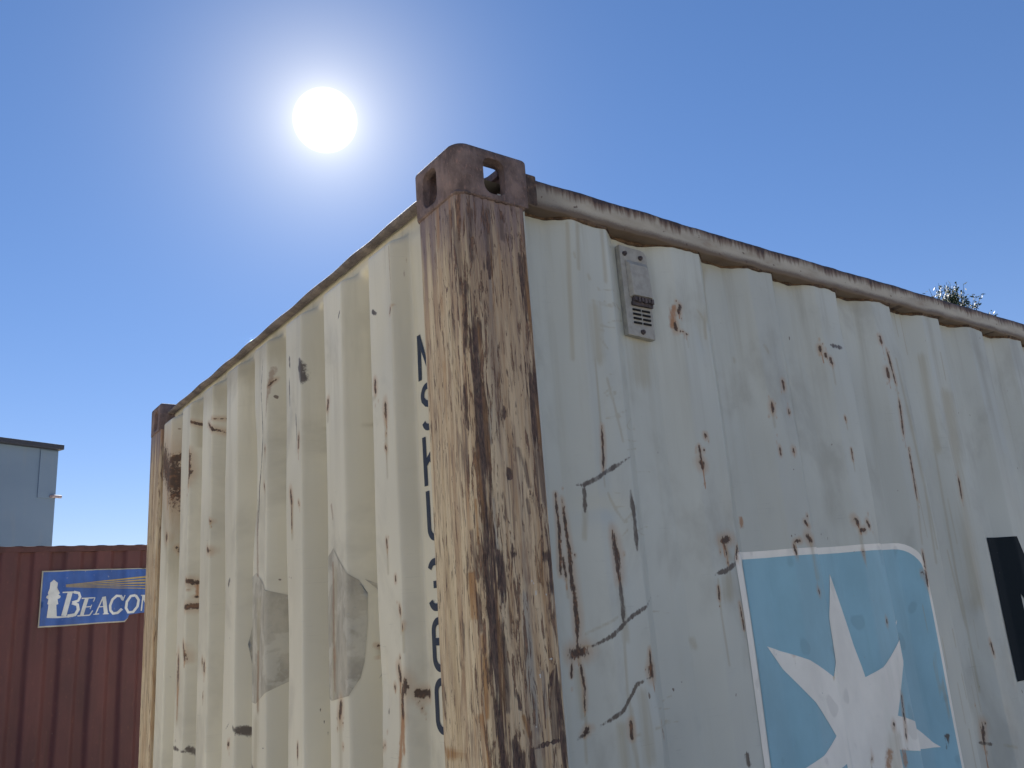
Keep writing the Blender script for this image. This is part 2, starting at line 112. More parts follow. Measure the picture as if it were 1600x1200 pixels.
END_MARKS = [('r',0.0042,0.7,(2.065,2.328)),('r',0.0037,0.7,(2.056,2.223)),('o',0.0059,0.6,(2.157,2.215),(2.155,2.139)),('r',0.0108,0.9,(2.086,2.277),(2.157,2.215)),('b',0.0225,0.85,(2.092,2.265),(2.114,2.182)),('r',0.0126,0.7,(2.147,2.031)),('s',0.0563,1.0,(2.091,2.186),(2.091,1.92)),('r',0.0511,0.75,(2.22,2.335),(2.107,2.231),(2.091,2.186)),('r',0.0146,0.67,(2.101,2.354),(2.143,2.32)),('s',0.0069,1.0,(2.105,2.047),(2.105,1.968)),('r',0.0062,0.69,(2.105,2.168),(2.105,2.047)),('r',0.0044,0.7,(2.059,2.135)),('r',0.0133,0.42,(2.105,2.1),(2.093,2.074)),('o',0.0034,0.6,(2.112,1.961),(2.111,1.92)),('r',0.0062,0.31,(2.119,1.986),(2.112,1.961)),('s',0.0281,0.85,(2.222,2.161),(2.09,1.88)),('k',0.0063,0.85,(2.081,1.301),(1.859,1.288)),('r',0.0023,0.7,(1.891,2.151)),('o',0.0035,0.6,(1.881,2.188),(1.88,2.16)),('r',0.0064,0.65,(1.88,2.317),(1.876,2.227),(1.881,2.188)),('r',0.0023,0.7,(1.869,1.815)),('o',0.0034,0.6,(1.86,1.837),(1.858,1.796)),('r',0.0062,1.0,(1.874,1.847),(1.86,1.837)),('r',0.0031,0.7,(1.859,1.79)),('o',0.0044,0.6,(1.844,1.756),(1.843,1.737)),('r',0.008,0.61,(1.877,1.758),(1.844,1.756)),('r',0.002,0.7,(1.878,1.564)),('o',0.0029,0.6,(1.872,1.579),(1.873,1.557)),('r',0.0052,1.05,(1.886,1.642),(1.872,1.579)),('r',0.0027,0.7,(1.968,1.6)),('r',0.0034,0.7,(1.985,1.569)),('o',0.0065,0.6,(1.942,1.495),(1.943,1.39)),('s',0.0131,1.0,(1.942,1.495),(1.942,1.38)),('r',0.0119,0.61,(1.944,1.601),(1.942,1.495)),('o',0.0073,0.85,(1.941,1.482),(1.943,1.436)),('r',0.002,0.7,(1.628,1.556)),('o',0.0029,0.6,(1.642,1.547),(1.643,1.514)),('r',0.0052,0.96,(1.644,1.569),(1.642,1.547)),('r',0.0013,0.7,(1.677,1.572)),('o',0.0024,0.6,(1.665,1.571),(1.664,1.538)),('r',0.0044,0.77,(1.666,1.583),(1.665,1.571)),('r',0.0013,0.7,(1.569,1.574)),('s',0.0037,1.0,(1.544,1.534),(1.544,1.487)),('r',0.0033,0.86,(1.558,1.565),(1.544,1.534)),('o',0.0027,0.6,(1.556,1.638),(1.559,1.628)),('s',0.0054,1.0,(1.556,1.638),(1.556,1.574)),('r',0.0049,0.68,(1.557,1.65),(1.556,1.638)),('r',0.0013,0.7,(1.652,1.48)),('r',0.0013,0.7,(1.646,1.484)),('o',0.0016,0.6,(1.649,1.466),(1.649,1.445)),('s',0.0031,1.0,(1.649,1.466),(1.649,1.443)),('r',0.0028,0.87,(1.65,1.473),(1.649,1.466)),('o',0.0023,0.6,(1.548,1.413),(1.549,1.386)),('s',0.0046,1.0,(1.548,1.413),(1.548,1.36)),('r',0.0042,0.66,(1.555,1.424),(1.548,1.413)),('r',0.0013,0.7,(1.384,1.36)),('r',0.002,0.7,(1.39,1.318)),('o',0.003,0.6,(1.402,1.343),(1.404,1.331)),('r',0.0054,0.62,(1.402,1.343),(1.391,1.344)),('k',0.0111,0.27,(1.865,1.294),(1.852,1.274)),('r',0.0014,0.7,(1.573,1.264)),('r',0.0013,0.7,(1.57,1.26)),('o',0.0017,0.6,(1.573,1.26),(1.575,1.248)),('s',0.0035,1.0,(1.573,1.26),(1.573,1.228)),('r',0.0031,0.86,(1.567,1.279),(1.573,1.26)),('k',0.0023,0.85,(1.558,1.353),(1.557,1.335)),('k',0.0018,0.85,(1.426,1.382),(1.387,1.406)),('r',0.0013,0.7,(1.663,2.353)),('r',0.0054,0.81,(1.654,2.365),(1.597,2.322)),('r',0.002,0.7,(1.561,2.369)),('r',0.0047,0.61,(1.548,2.363),(1.623,2.374)),('r',0.0057,0.24,(1.593,2.254),(1.591,2.23)),('s',0.0054,1.0,(1.862,2.41),(1.862,2.327)),('r',0.0049,0.48,(1.875,2.42),(1.862,2.41)),('r',0.006,0.7,(1.634,1.931),(1.617,1.923)),('o',0.002,0.6,(1.616,2.02),(1.613,2.0)),('s',0.0041,1.0,(1.616,2.02),(1.616,2.001)),('r',0.0037,0.74,(1.621,2.027),(1.616,2.02)),('b',0.0066,0.27,(1.086,2.406),(1.099,2.263)),('r',0.0035,0.24,(1.083,2.376),(1.093,2.349)),('r',0.0013,0.7,(1.11,2.144)),('o',0.0021,0.6,(1.107,2.16),(1.109,2.15)),('s',0.0042,1.0,(1.107,2.16),(1.107,2.128)),('r',0.0038,0.84,(1.107,2.168),(1.107,2.16)),('s',0.0054,1.0,(1.114,2.047),(1.114,1.983)),('r',0.0049,0.63,(1.124,2.062),(1.114,2.047)),('k',0.0025,0.85,(1.125,2.447),(1.14,2.351),(1.129,2.269),(1.125,2.21),(1.152,2.063),(1.165,1.898)),('b',0.0047,0.85,(1.169,1.99),(1.158,1.807)),('b',0.0068,0.85,(1.148,1.597),(1.15,1.447)),('s',0.014,0.85,(1.147,1.735),(1.15,1.447)),('s',0.0075,1.0,(0.899,1.979),(0.899,1.89)),('r',0.0068,0.65,(0.907,2.009),(0.899,1.979)),('o',0.0018,0.6,(0.9,1.903),(0.902,1.896)),('s',0.0036,1.0,(0.9,1.903),(0.9,1.881)),('r',0.0033,0.76,(0.899,1.979),(0.9,1.903)),('o',0.0016,0.6,(0.849,1.963),(0.846,1.942)),('r',0.0029,0.97,(0.856,1.976),(0.849,1.963)),('o',0.0021,0.6,(0.854,2.111),(0.853,2.086)),('r',0.0038,0.78,(0.849,2.155),(0.854,2.111)),('k',0.0056,0.85,(0.915,2.393),(0.911,2.357)),('k',0.0028,0.85,(0.916,2.33),(0.912,2.237)),('k',0.0104,0.85,(0.844,2.366),(0.834,2.291)),('k',0.0027,0.85,(0.87,2.218),(0.862,2.137)),('k',0.0026,0.85,(0.58,2.418),(0.594,2.396)),('s',0.0051,1.0,(0.667,2.182),(0.667,2.151)),('r',0.0046,0.84,(0.662,2.203),(0.667,2.182)),('s',0.0049,0.85,(0.667,2.179),(0.809,2.165)),('r',0.0013,0.7,(0.405,2.126)),('r',0.0013,0.7,(0.39,2.133)),('r',0.0039,1.06,(0.403,2.188),(0.402,2.153)),('s',0.0059,0.85,(0.405,2.146),(0.554,2.118)),('r',0.003,0.7,(0.357,2.05)),('o',0.0034,0.6,(0.356,2.083),(0.353,2.061)),('s',0.0068,1.0,(0.356,2.083),(0.356,2.005)),('r',0.0062,0.8,(0.358,2.123),(0.356,2.083)),('s',0.005,0.85,(0.357,2.076),(0.357,2.018)),('o',0.002,0.6,(0.357,2.016),(0.359,1.985)),('s',0.004,1.0,(0.357,2.016),(0.357,1.955)),('r',0.0036,0.66,(0.363,2.022),(0.357,2.016)),('b',0.0012,0.45,(0.316,2.483),(0.315,2.333)),('b',0.0014,0.36,(0.298,2.452),(0.303,2.391)),('b',0.0013,0.85,(0.502,2.541),(0.547,2.441)),('r',0.0013,0.7,(0.314,2.338)),('r',0.0028,0.66,(0.321,2.334),(0.326,2.321)),('k',0.0047,0.85,(0.405,2.352),(0.392,2.343)),('r',0.0013,0.7,(0.368,1.796)),('r',0.0013,0.7,(0.361,1.825)),('o',0.0019,0.6,(0.368,1.805),(0.368,1.782)),('s',0.0038,1.0,(0.368,1.805),(0.368,1.751)),('r',0.0034,0.67,(0.37,1.821),(0.368,1.805)),('o',0.0014,0.6,(0.337,1.732),(0.335,1.718)),('r',0.0026,0.85,(0.337,1.742),(0.337,1.732)),('r',0.0013,0.7,(0.335,1.689)),('s',0.0027,1.0,(0.322,1.662),(0.322,1.625)),('r',0.0025,0.88,(0.325,1.683),(0.322,1.662)),('o',0.0014,0.6,(0.316,1.636),(0.318,1.628)),('s',0.0028,1.0,(0.316,1.636),(0.316,1.59)),('r',0.0026,0.54,(0.315,1.645),(0.316,1.636)),('r',0.0028,0.7,(0.331,1.58)),('o',0.0032,0.6,(0.331,1.539),(0.334,1.512)),('s',0.0065,1.0,(0.331,1.539),(0.331,1.439)),('r',0.0059,0.72,(0.338,1.562),(0.331,1.539)),('o',0.0065,0.6,(0.326,1.473),(0.326,1.401)),('r',0.0119,0.36,(0.317,1.525),(0.326,1.503),(0.326,1.473)),('r',0.0066,0.29,(0.304,1.509),(0.292,1.505)),('o',0.0066,0.85,(0.326,1.467),(0.337,1.419),(0.349,1.359)),('s',0.0108,0.85,(0.326,1.467),(0.346,1.359)),('o',0.0009,0.6,(0.299,1.469),(0.299,1.458)),('r',0.0016,0.4,(0.304,1.493),(0.299,1.469)),('o',0.002,0.6,(0.355,1.522),(0.356,1.511)),('r',0.0036,0.74,(0.357,1.524),(0.355,1.522)),('r',0.0035,0.7,(0.609,1.392)),('r',0.0026,0.7,(0.639,1.427)),('s',0.0102,1.0,(0.624,1.456),(0.624,1.341)),('r',0.0093,0.62,(0.616,1.478),(0.624,1.456)),('s',0.0041,0.85,(0.624,1.447),(0.627,1.393)),('r',0.0013,0.7,(0.603,1.453)),('o',0.0011,0.6,(0.607,1.441),(0.608,1.425)),('r',0.0019,0.9,(0.61,1.443),(0.607,1.441)),('r',0.0013,0.7,(0.653,1.576)),('r',0.0013,0.7,(0.64,1.596)),('r',0.0029,1.04,(0.648,1.592),(0.644,1.584)),('r',0.0015,0.7,(1.029,1.342)),('r',0.0061,0.62,(1.013,1.373),(1.028,1.361)),('o',0.0023,0.85,(1.038,1.359),(1.012,1.3)),('r',0.0013,0.7,(0.874,1.371)),('s',0.0027,1.0,(0.871,1.348),(0.871,1.333)),('r',0.0024,1.03,(0.869,1.384),(0.871,1.348)),('r',0.0019,0.7,(0.399,1.434)),('o',0.0026,0.6,(0.543,1.356),(0.542,1.332)),('s',0.0052,1.0,(0.543,1.356),(0.543,1.32)),('r',0.0048,0.65,(0.408,1.408),(0.543,1.356)),('k',0.0019,0.46,(0.548,1.36),(0.547,1.355)),('k',0.0125,0.85,(1.361,1.392),(1.176,1.291)),('s',0.0212,0.85,(1.163,1.41),(1.171,1.291)),('k',0.0024,0.56,(1.065,1.423),(1.068,1.32)),('k',0.0012,0.85,(1.097,1.356),(1.118,1.352)),('b',0.0053,0.85,(0.652,1.797),(0.647,1.508)),('b',0.0039,0.85,(0.659,1.936),(0.652,1.904)),('s',0.0148,0.85,(0.639,1.781),(0.655,1.507)),('k',0.0009,0.27,(0.823,1.481),(0.806,1.322)),('b',0.0125,0.85,(2.356,2.444),(2.346,2.256),(2.371,2.156)),('r',0.0029,0.7,(2.383,2.193)),('o',0.0034,0.6,(2.373,2.169),(2.373,2.138)),('r',0.0062,0.74,(2.383,2.236),(2.373,2.169)),('r',0.0016,0.7,(2.374,1.927)),('r',0.0015,0.7,(2.394,1.98)),('o',0.0027,0.6,(2.379,1.953),(2.379,1.92)),('r',0.0049,0.89,(2.391,1.961),(2.379,1.953)),('r',0.0013,0.7,(2.407,1.903)),('o',0.0024,0.6,(2.404,1.92),(2.406,1.897)),('s',0.0047,1.0,(2.404,1.92),(2.404,1.867)),('r',0.0043,1.02,(2.416,1.931),(2.404,1.92)),('s',0.0435,0.47,(1.876,2.467),(1.087,2.476)),('r',0.0013,0.7,(0.542,1.591)),('r',0.0013,0.7,(0.553,1.576)),('o',0.0014,0.6,(0.551,1.598),(0.551,1.583)),('s',0.0028,1.0,(0.551,1.598),(0.551,1.582)),('r',0.0025,0.2,(0.555,1.604),(0.551,1.598)),('s',0.0021,1.0,(0.545,2.066),(0.545,2.045)),('r',0.0019,0.84,(0.545,2.072),(0.545,2.066)),('k',0.0067,0.85,(1.406,1.815),(1.416,1.802)),('k',0.0024,0.27,(1.337,1.779),(1.333,1.775)),('k',0.0037,0.27,(2.114,1.747),(2.101,1.733))]
POST_MARKS = [('Z',0.0423,1.1,(0.008,2.427),(0.013,2.224),(0.02,2.046),(0.02,1.876),(0.018,1.716),(0.018,1.543),(0.019,1.39)),('Z',0.0225,1.15,(0.158,2.454),(0.16,2.289),(0.16,2.085),(0.158,1.88),(0.159,1.711),(0.158,1.54),(0.16,1.368)),('Z',0.0206,1.2,(0.07,1.748),(0.074,1.602),(0.08,1.39)),('Z',0.0204,1.2,(-0.039,2.442),(0.083,2.437)),('D',0.0108,1.11,(0.004,2.275),(0.015,2.198),(0.019,2.121),(0.024,2.071),(0.024,1.948),(0.02,1.829),(0.021,1.716),(0.022,1.606),(0.023,1.501),(0.025,1.389)),('D',0.0047,1.12,(0.002,2.235),(-0.007,2.198),(-0.013,2.123)),('D',0.008,1.14,(0.031,2.2),(0.019,2.121)),('D',0.0037,1.2,(-0.024,2.075),(-0.017,1.974)),('d',0.0095,1.2,(-0.027,2.437),(-0.018,2.363),(-0.014,2.266)),('d',0.0087,1.11,(0.071,2.441),(0.067,2.356)),('d',0.0072,1.09,(0.028,2.431),(0.026,2.334)),('d',0.0066,1.12,(0.107,2.443),(0.106,2.392)),('D',0.0064,1.12,(0.067,2.349),(0.066,2.3)),('d',0.005,1.2,(0.007,1.75),(0.013,1.65)),('D',0.0063,1.2,(0.046,1.758),(0.044,1.672)),('d',0.0048,1.2,(0.041,1.605),(0.043,1.488)),('D',0.0051,1.2,(0.052,1.445),(0.054,1.384)),('D',0.0087,1.16,(0.152,2.359),(0.157,2.289),(0.16,2.22)),('D',0.0099,1.18,(0.163,2.262),(0.165,2.231)),('D',0.0094,1.2,(0.152,2.124),(0.154,2.058),(0.154,1.968)),('d',0.0089,1.2,(0.154,1.968),(0.159,1.855)),('D',0.0071,1.2,(0.154,1.749),(0.164,1.732)),('D',0.0053,1.2,(0.162,1.729),(0.163,1.676)),('D',0.0055,1.2,(0.155,1.552),(0.156,1.475),(0.16,1.368)),('D',0.0027,1.2,(0.15,1.547),(0.135,1.515)),('d',0.0076,1.2,(0.144,1.531),(0.144,1.433)),('D',0.0025,1.2,(0.085,1.42),(0.118,1.423),(0.156,1.426)),('D',0.0046,1.2,(0.086,1.418),(0.087,1.379)),('D',0.0041,1.2,(0.069,1.425),(0.066,1.387)),('D',0.0038,1.19,(0.079,2.032),(0.078,2.007)),('D',0.0037,1.2,(0.08,1.91),(0.081,1.896)),('D',0.0035,1.2,(0.077,1.771),(0.079,1.748)),('D',0.0026,1.2,(0.061,1.522),(0.068,1.485)),('D',0.0026,1.2,(-0.14,2.042),(-0.118,2.008)),('D',0.0035,1.2,(-0.143,2.352),(-0.141,2.341)),('D',0.0032,1.2,(-0.081,2.09),(-0.081,2.064)),('D',0.0023,1.2,(-0.122,2.236),(-0.124,2.189)),('D',0.0022,1.2,(-0.109,1.949),(-0.111,1.933)),('D',0.002,1.2,(-0.131,1.565),(-0.132,1.526)),('D',0.0016,1.2,(-0.052,1.587),(-0.059,1.528)),('D',0.0017,1.2,(-0.124,1.563),(-0.123,1.554)),('d',0.0049,1.2,(-0.034,2.027),(-0.028,1.952),(-0.032,1.881)),('d',0.0051,1.2,(-0.023,1.798),(-0.019,1.718)),('d',0.0044,1.2,(-0.019,1.684),(-0.013,1.624)),('D',0.0024,1.2,(-0.034,1.905),(-0.033,1.869)),('d',0.0044,1.2,(0.107,1.952),(0.127,1.879)),('d',0.0036,1.2,(0.117,1.854),(0.122,1.83)),('O',0.0064,1.2,(-0.009,1.613),(-0.008,1.544),(-0.01,1.482)),('O',0.0047,1.2,(-0.025,1.482),(-0.012,1.391)),('O',0.0045,1.2,(-0.027,1.724),(-0.025,1.646)),('O',0.0034,1.2,(-0.005,1.853),(-0.005,1.773)),('O',0.0041,1.2,(0.074,1.474),(0.084,1.441)),('O',0.0033,1.2,(-0.162,1.432),(-0.144,1.39)),('O',0.0035,1.2,(0.017,1.45),(0.021,1.399)),('G',0.0056,1.18,(0.048,2.023),(0.041,1.961)),('G',0.0054,1.2,(-0.055,1.938),(-0.052,1.915)),('G',0.0047,1.2,(0.042,1.853),(0.042,1.749)),('G',0.0079,1.2,(0.096,1.679),(0.096,1.535),(0.099,1.45)),('G',0.0069,1.14,(0.071,2.287),(0.064,2.232)),('G',0.0043,1.2,(0.123,1.543),(0.127,1.467)),('W',0.0017,1.2,(0.122,1.687),(0.122,1.678)),('W',0.0017,1.2,(0.145,1.679),(0.146,1.676)),('W',0.0022,1.2,(0.143,1.565),(0.15,1.561)),('W',0.0013,1.2,(0.116,1.542),(0.117,1.534)),('W',0.0017,1.2,(0.113,1.707),(0.118,1.699)),('W',0.0013,1.2,(0.099,1.456),(0.101,1.452))]
SIGN = {'border':[(0.35,2.357),(0.585,2.36),(0.858,2.361),(1.23,2.359),(1.393,2.361),(1.407,1.971),(1.305,1.939),(1.218,1.936),(1.111,1.924),(1.102,1.891),(1.075,1.859),(0.842,1.86),(0.574,1.853),(0.347,1.854),(0.35,2.056)],'blue':[(0.362,2.345),(0.585,2.349),(0.859,2.351),(1.231,2.35),(1.386,2.351),(1.399,1.971),(1.305,1.939),(1.218,1.936),(1.111,1.924),(1.101,1.895),(1.071,1.871),(0.841,1.87),(0.573,1.866),(0.358,1.866),(0.36,2.056)],'tower':[(0.413,1.936),(0.422,2.052),(0.411,2.06),(0.418,2.102),(0.398,2.114),(0.402,2.132),(0.416,2.138),(0.409,2.156),(0.422,2.195),(0.425,2.252),(0.441,2.263),(0.453,2.277),(0.469,2.262),(0.488,2.246),(0.486,2.2),(0.51,2.152),(0.499,2.141),(0.518,2.126),(0.514,2.108),(0.494,2.099),(0.503,2.055),(0.487,2.049),(0.496,1.947),(0.635,1.939),(0.629,1.932),(0.501,1.929)],'beam0':[(0.552,2.226),(1.396,2.294),(1.396,2.275),(0.552,2.223)],'beam1':[(0.553,2.221),(1.397,2.26),(1.397,2.244),(0.553,2.218)],'beam2':[(0.553,2.216),(1.398,2.227),(1.398,2.211),(0.553,2.213)],'beam3':[(0.553,2.211),(1.399,2.194),(1.399,2.181),(0.553,2.208)],'beam4':[(0.553,2.205),(1.4,2.161),(1.4,2.151),(0.554,2.203)]}
SIGN_STROKES = [([(0.593,2.155),(0.552,1.946)],0.0413),([(0.531,2.157),(0.65,2.156)],0.0114),([(0.623,2.156),(0.667,2.145),(0.679,2.111),(0.664,2.076),(0.615,2.06)],0.0242),([(0.615,2.059),(0.66,2.04),(0.669,1.996),(0.645,1.951),(0.582,1.942)],0.0285),([(0.738,2.093),(0.702,1.94)],0.0314),([(0.694,2.096),(0.807,2.097)],0.01),([(0.805,2.097),(0.795,2.062)],0.0086),([(0.725,2.016),(0.776,2.018)],0.0086),([(0.783,2.034),(0.771,1.996)],0.0071),([(0.665,1.939),(0.77,1.941)],0.01),([(0.793,1.981),(0.77,1.94)],0.01),([(0.875,2.098),(0.818,1.948)],0.0107),([(0.882,2.102),(0.907,1.944)],0.0328),([(0.843,2.01),(0.893,2.012)],0.0086),([(0.8,1.945),(0.848,1.947)],0.0086),([(0.88,1.944),(0.931,1.944)],0.0086),([(1.051,2.068),(1.034,2.101),(0.997,2.106),(0.96,2.072),(0.941,2.018),(0.945,1.974),(0.973,1.944),(1.011,1.948),(1.048,1.983)],0.0242),([(1.067,2.108),(1.051,2.058)],0.0093),([(1.161,2.102),(1.191,2.057),(1.183,1.998),(1.145,1.948),(1.103,1.946),(1.08,1.988),(1.086,2.047),(1.118,2.097),(1.161,2.102)],0.0242),([(1.232,2.097),(1.221,1.954)],0.0128),([(1.233,2.097),(1.304,1.952)],0.0285),([(1.321,2.099),(1.306,1.954)],0.0114),([(1.211,2.1),(1.248,2.1)],0.0078),([(1.302,2.099),(1.339,2.099)],0.0078)]

# ------------------------------------------------------------------ helpers
class NT:
    """small wrapper for building procedural materials"""
    def __init__(s, name, rough=0.55, spec=0.35, metal=0.0):
        s.mat = bpy.data.materials.new(name); s.mat.use_nodes = True
        s.n, s.l = s.mat.node_tree.nodes, s.mat.node_tree.links
        s.b = s.n['Principled BSDF']; s.b.inputs['Roughness'].default_value = rough
        s.b.inputs['Specular IOR Level'].default_value = spec; s.b.inputs['Metallic'].default_value = metal
    def put(s, sock, v):
        if isinstance(v, (int, float)): sock.default_value = v
        elif isinstance(v, tuple): sock.default_value = v if len(v) != 3 or sock.type != 'RGBA' else v + (1,)
        else: s.l.new(v, sock)
    def attr(s, name, vec=False):
        a = s.n.new('ShaderNodeAttribute'); a.attribute_name = name
        return a.outputs['Vector' if vec else 'Fac']
    def objc(s): return s.n.new('ShaderNodeTexCoord').outputs['Object']
    def sc(s, v, k):
        m = s.n.new('ShaderNodeVectorMath'); m.operation = 'MULTIPLY'; s.put(m.inputs[0], v); m.inputs[1].default_value = k
        return m.outputs[0]
    def noise(s, v, k=(1, 1, 1), detail=3, rough=.55, dist=0.0):
        t = s.n.new('ShaderNodeTexNoise'); s.l.new(s.sc(v, k), t.inputs['Vector']); t.inputs['Scale'].default_value = 1
        t.inputs['Detail'].default_value = detail; t.inputs['Roughness'].default_value = rough; t.inputs['Distortion'].default_value = dist
        return t.outputs[0]
    def ma(s, op, a, b=0.0, clamp=False):
        m = s.n.new('ShaderNodeMath'); m.operation = op; m.use_clamp = clamp; s.put(m.inputs[0], a); s.put(m.inputs[1], b)
        return m.outputs[0]
    def st(s, x, a, b, lo=0.0, hi=1.0):
        m = s.n.new('ShaderNodeMapRange'); m.interpolation_type = 'SMOOTHSTEP'; s.put(m.inputs[0], x)
        for i, v in zip((1, 2, 3, 4), (a, b, lo, hi)): m.inputs[i].default_value = v
        return m.outputs[0]
    def wear(s, field, wig, k):
        return s.ma('ADD', field, s.ma('MULTIPLY', s.ma('MULTIPLY', wig, k), s.st(field, -1.7, -.5)))
    def mix(s, f, a, b, mode='MIX'):
        m = s.n.new('ShaderNodeMix'); m.data_type = 'RGBA'; m.blend_type = mode
        s.put(m.inputs['Factor'], f); s.put(m.inputs[6], a); s.put(m.inputs[7], b)
        return m.outputs[2]
    def sep(s, v):
        m = s.n.new('ShaderNodeSeparateXYZ'); s.l.new(v, m.inputs[0]); return m.outputs
    def done(s, c, rough=None, bump=None, dist=.001, strength=.6):
        s.put(s.b.inputs['Base Color'], c)
        if rough is not None: s.put(s.b.inputs['Roughness'], rough)
        if bump is not None:
            m = s.n.new('ShaderNodeBump'); m.inputs['Strength'].default_value = strength; m.inputs['Distance'].default_value = dist
            s.put(m.inputs['Height'], bump); s.l.new(m.outputs[0], s.b.inputs['Normal'])
        return s.mat

def marks_layer(t, sz, c, kind='wall'):
    """rust, soot scrapes and runs laid over a paint colour c"""
    nf = t.noise(sz, (250, 75, 1), 4, .7); nm = t.noise(sz, (80, 22, 1), 3, .6); nc = t.noise(sz, (120, 60, 5), 3, .6)
    wig = t.ma('ADD', t.ma('MULTIPLY', t.ma('SUBTRACT', nf, .5), 2.6), t.ma('MULTIPLY', t.ma('SUBTRACT', nm, .5), 1.8))
    S = t.attr('m_stain'); B = t.attr('m_brown'); K = t.attr('m_grime'); R = t.attr('m_rust'); O = t.attr('m_orange')
    streak = t.noise(sz, (110, 5, 1), 3, .6)
    c = t.mix(t.ma('MULTIPLY', t.st(t.wear(S, t.ma('SUBTRACT', streak, .5), 2.5), -.9, 1.0), .42), c, (.36, .30, .17))
    c = t.mix(t.ma('MULTIPLY', t.st(t.ma('ADD', t.wear(R, wig, .6), t.ma('MULTIPLY', t.ma('SUBTRACT', streak, .5), 2.2)), -3.4, .2), .5), c, (.46, .27, .13))
    c = t.mix(t.ma('MULTIPLY', t.st(t.wear(B, wig, 1.2), -1.0, .8), .6), c, (.28, .16, .10))
    c = t.mix(t.ma('MULTIPLY', t.st(t.wear(O, wig, 1.0), -.7, .7), .8), c, (.38, .17, .06))
    km = t.ma('MULTIPLY', t.st(t.wear(K, wig, .8), -.35, .4), t.st(nm, .3, .55, .65, .95))
    c = t.mix(km, c, (.095, .074, .060))
    rm = t.st(t.wear(R, wig, 1.3), -.35, .25)
    rc = t.mix(t.st(nc, .46, .72), (.07, .045, .035), (.23, .11, .055))
    c = t.mix(t.ma('MULTIPLY', rm, .93), c, rc)
    return c, rm, nf

def paint_material(name, base, sheen=.5, freckle=1.0):
    t = NT(name, sheen, .38); sz = t.attr('sz', True)
    low = t.noise(sz, (2.6, 1.3, 1), 3); st_ = t.noise(sz, (34, 1.6, 1), 4, .6); mid = t.noise(sz, (14, 9, 1), 4, .6)
    c = t.mix(t.st(low, .3, .7), tuple(x * .90 for x in base), tuple(min(1, x * 1.07) for x in base))
    c = t.mix(t.ma('MULTIPLY', t.st(st_, .52, .80), .18), c, (base[0] * .80, base[1] * .74, base[2] * .60))
    c = t.mix(t.ma('MULTIPLY', t.st(mid, .58, .8), .22), c, (base[0] * .66, base[1] * .67, base[2] * .66))
    run = t.noise(sz, (17, .8, 3), 5, .6); _x, z_, _y = t.sep(sz)
    c = t.mix(t.ma('MULTIPLY', t.ma('MULTIPLY', t.st(run, .50, .70), t.st(z_, 1.8, 2.5)), .28), c, (.20, .165, .10))
    big = t.noise(sz, (5, 2.6, 8), 5, .6, .4); c = t.mix(t.ma('MULTIPLY', t.st(big, .5, .7), .3), c, (.22, .20, .155))
    scr = t.noise(sz, (9, 420, 1), 2, .5); c = t.mix(t.ma('MULTIPLY', t.ma('MULTIPLY', t.st(scr, .66, .72), t.st(mid, .5, .65)), .25 * freckle), c, (.12, .12, .115))
    sp = t.noise(sz, (52, 26, 1), 2, .5); sp2 = t.noise(sz, (5, 3.2, 7), 2)
    spm = t.ma('MULTIPLY', t.st(t.ma('ADD', sp, t.ma('MULTIPLY', t.ma('SUBTRACT', sp2, .5), .22)), .755, .785), .8 * freckle)
    c = t.mix(spm, c, (.10, .052, .032))
    c, rm, nf = marks_layer(t, sz, c)
    rgh = t.ma('ADD', t.ma('MULTIPLY', rm, .35), t.st(mid, .3, .7, sheen - .06, sheen + .08))
    h = t.ma('ADD', t.ma('MULTIPLY', rm, t.ma('ADD', t.ma('MULTIPLY', nf, .9), -.9)), t.ma('MULTIPLY', mid, .35))
    return t.done(c, rgh, h, .0012, .55)

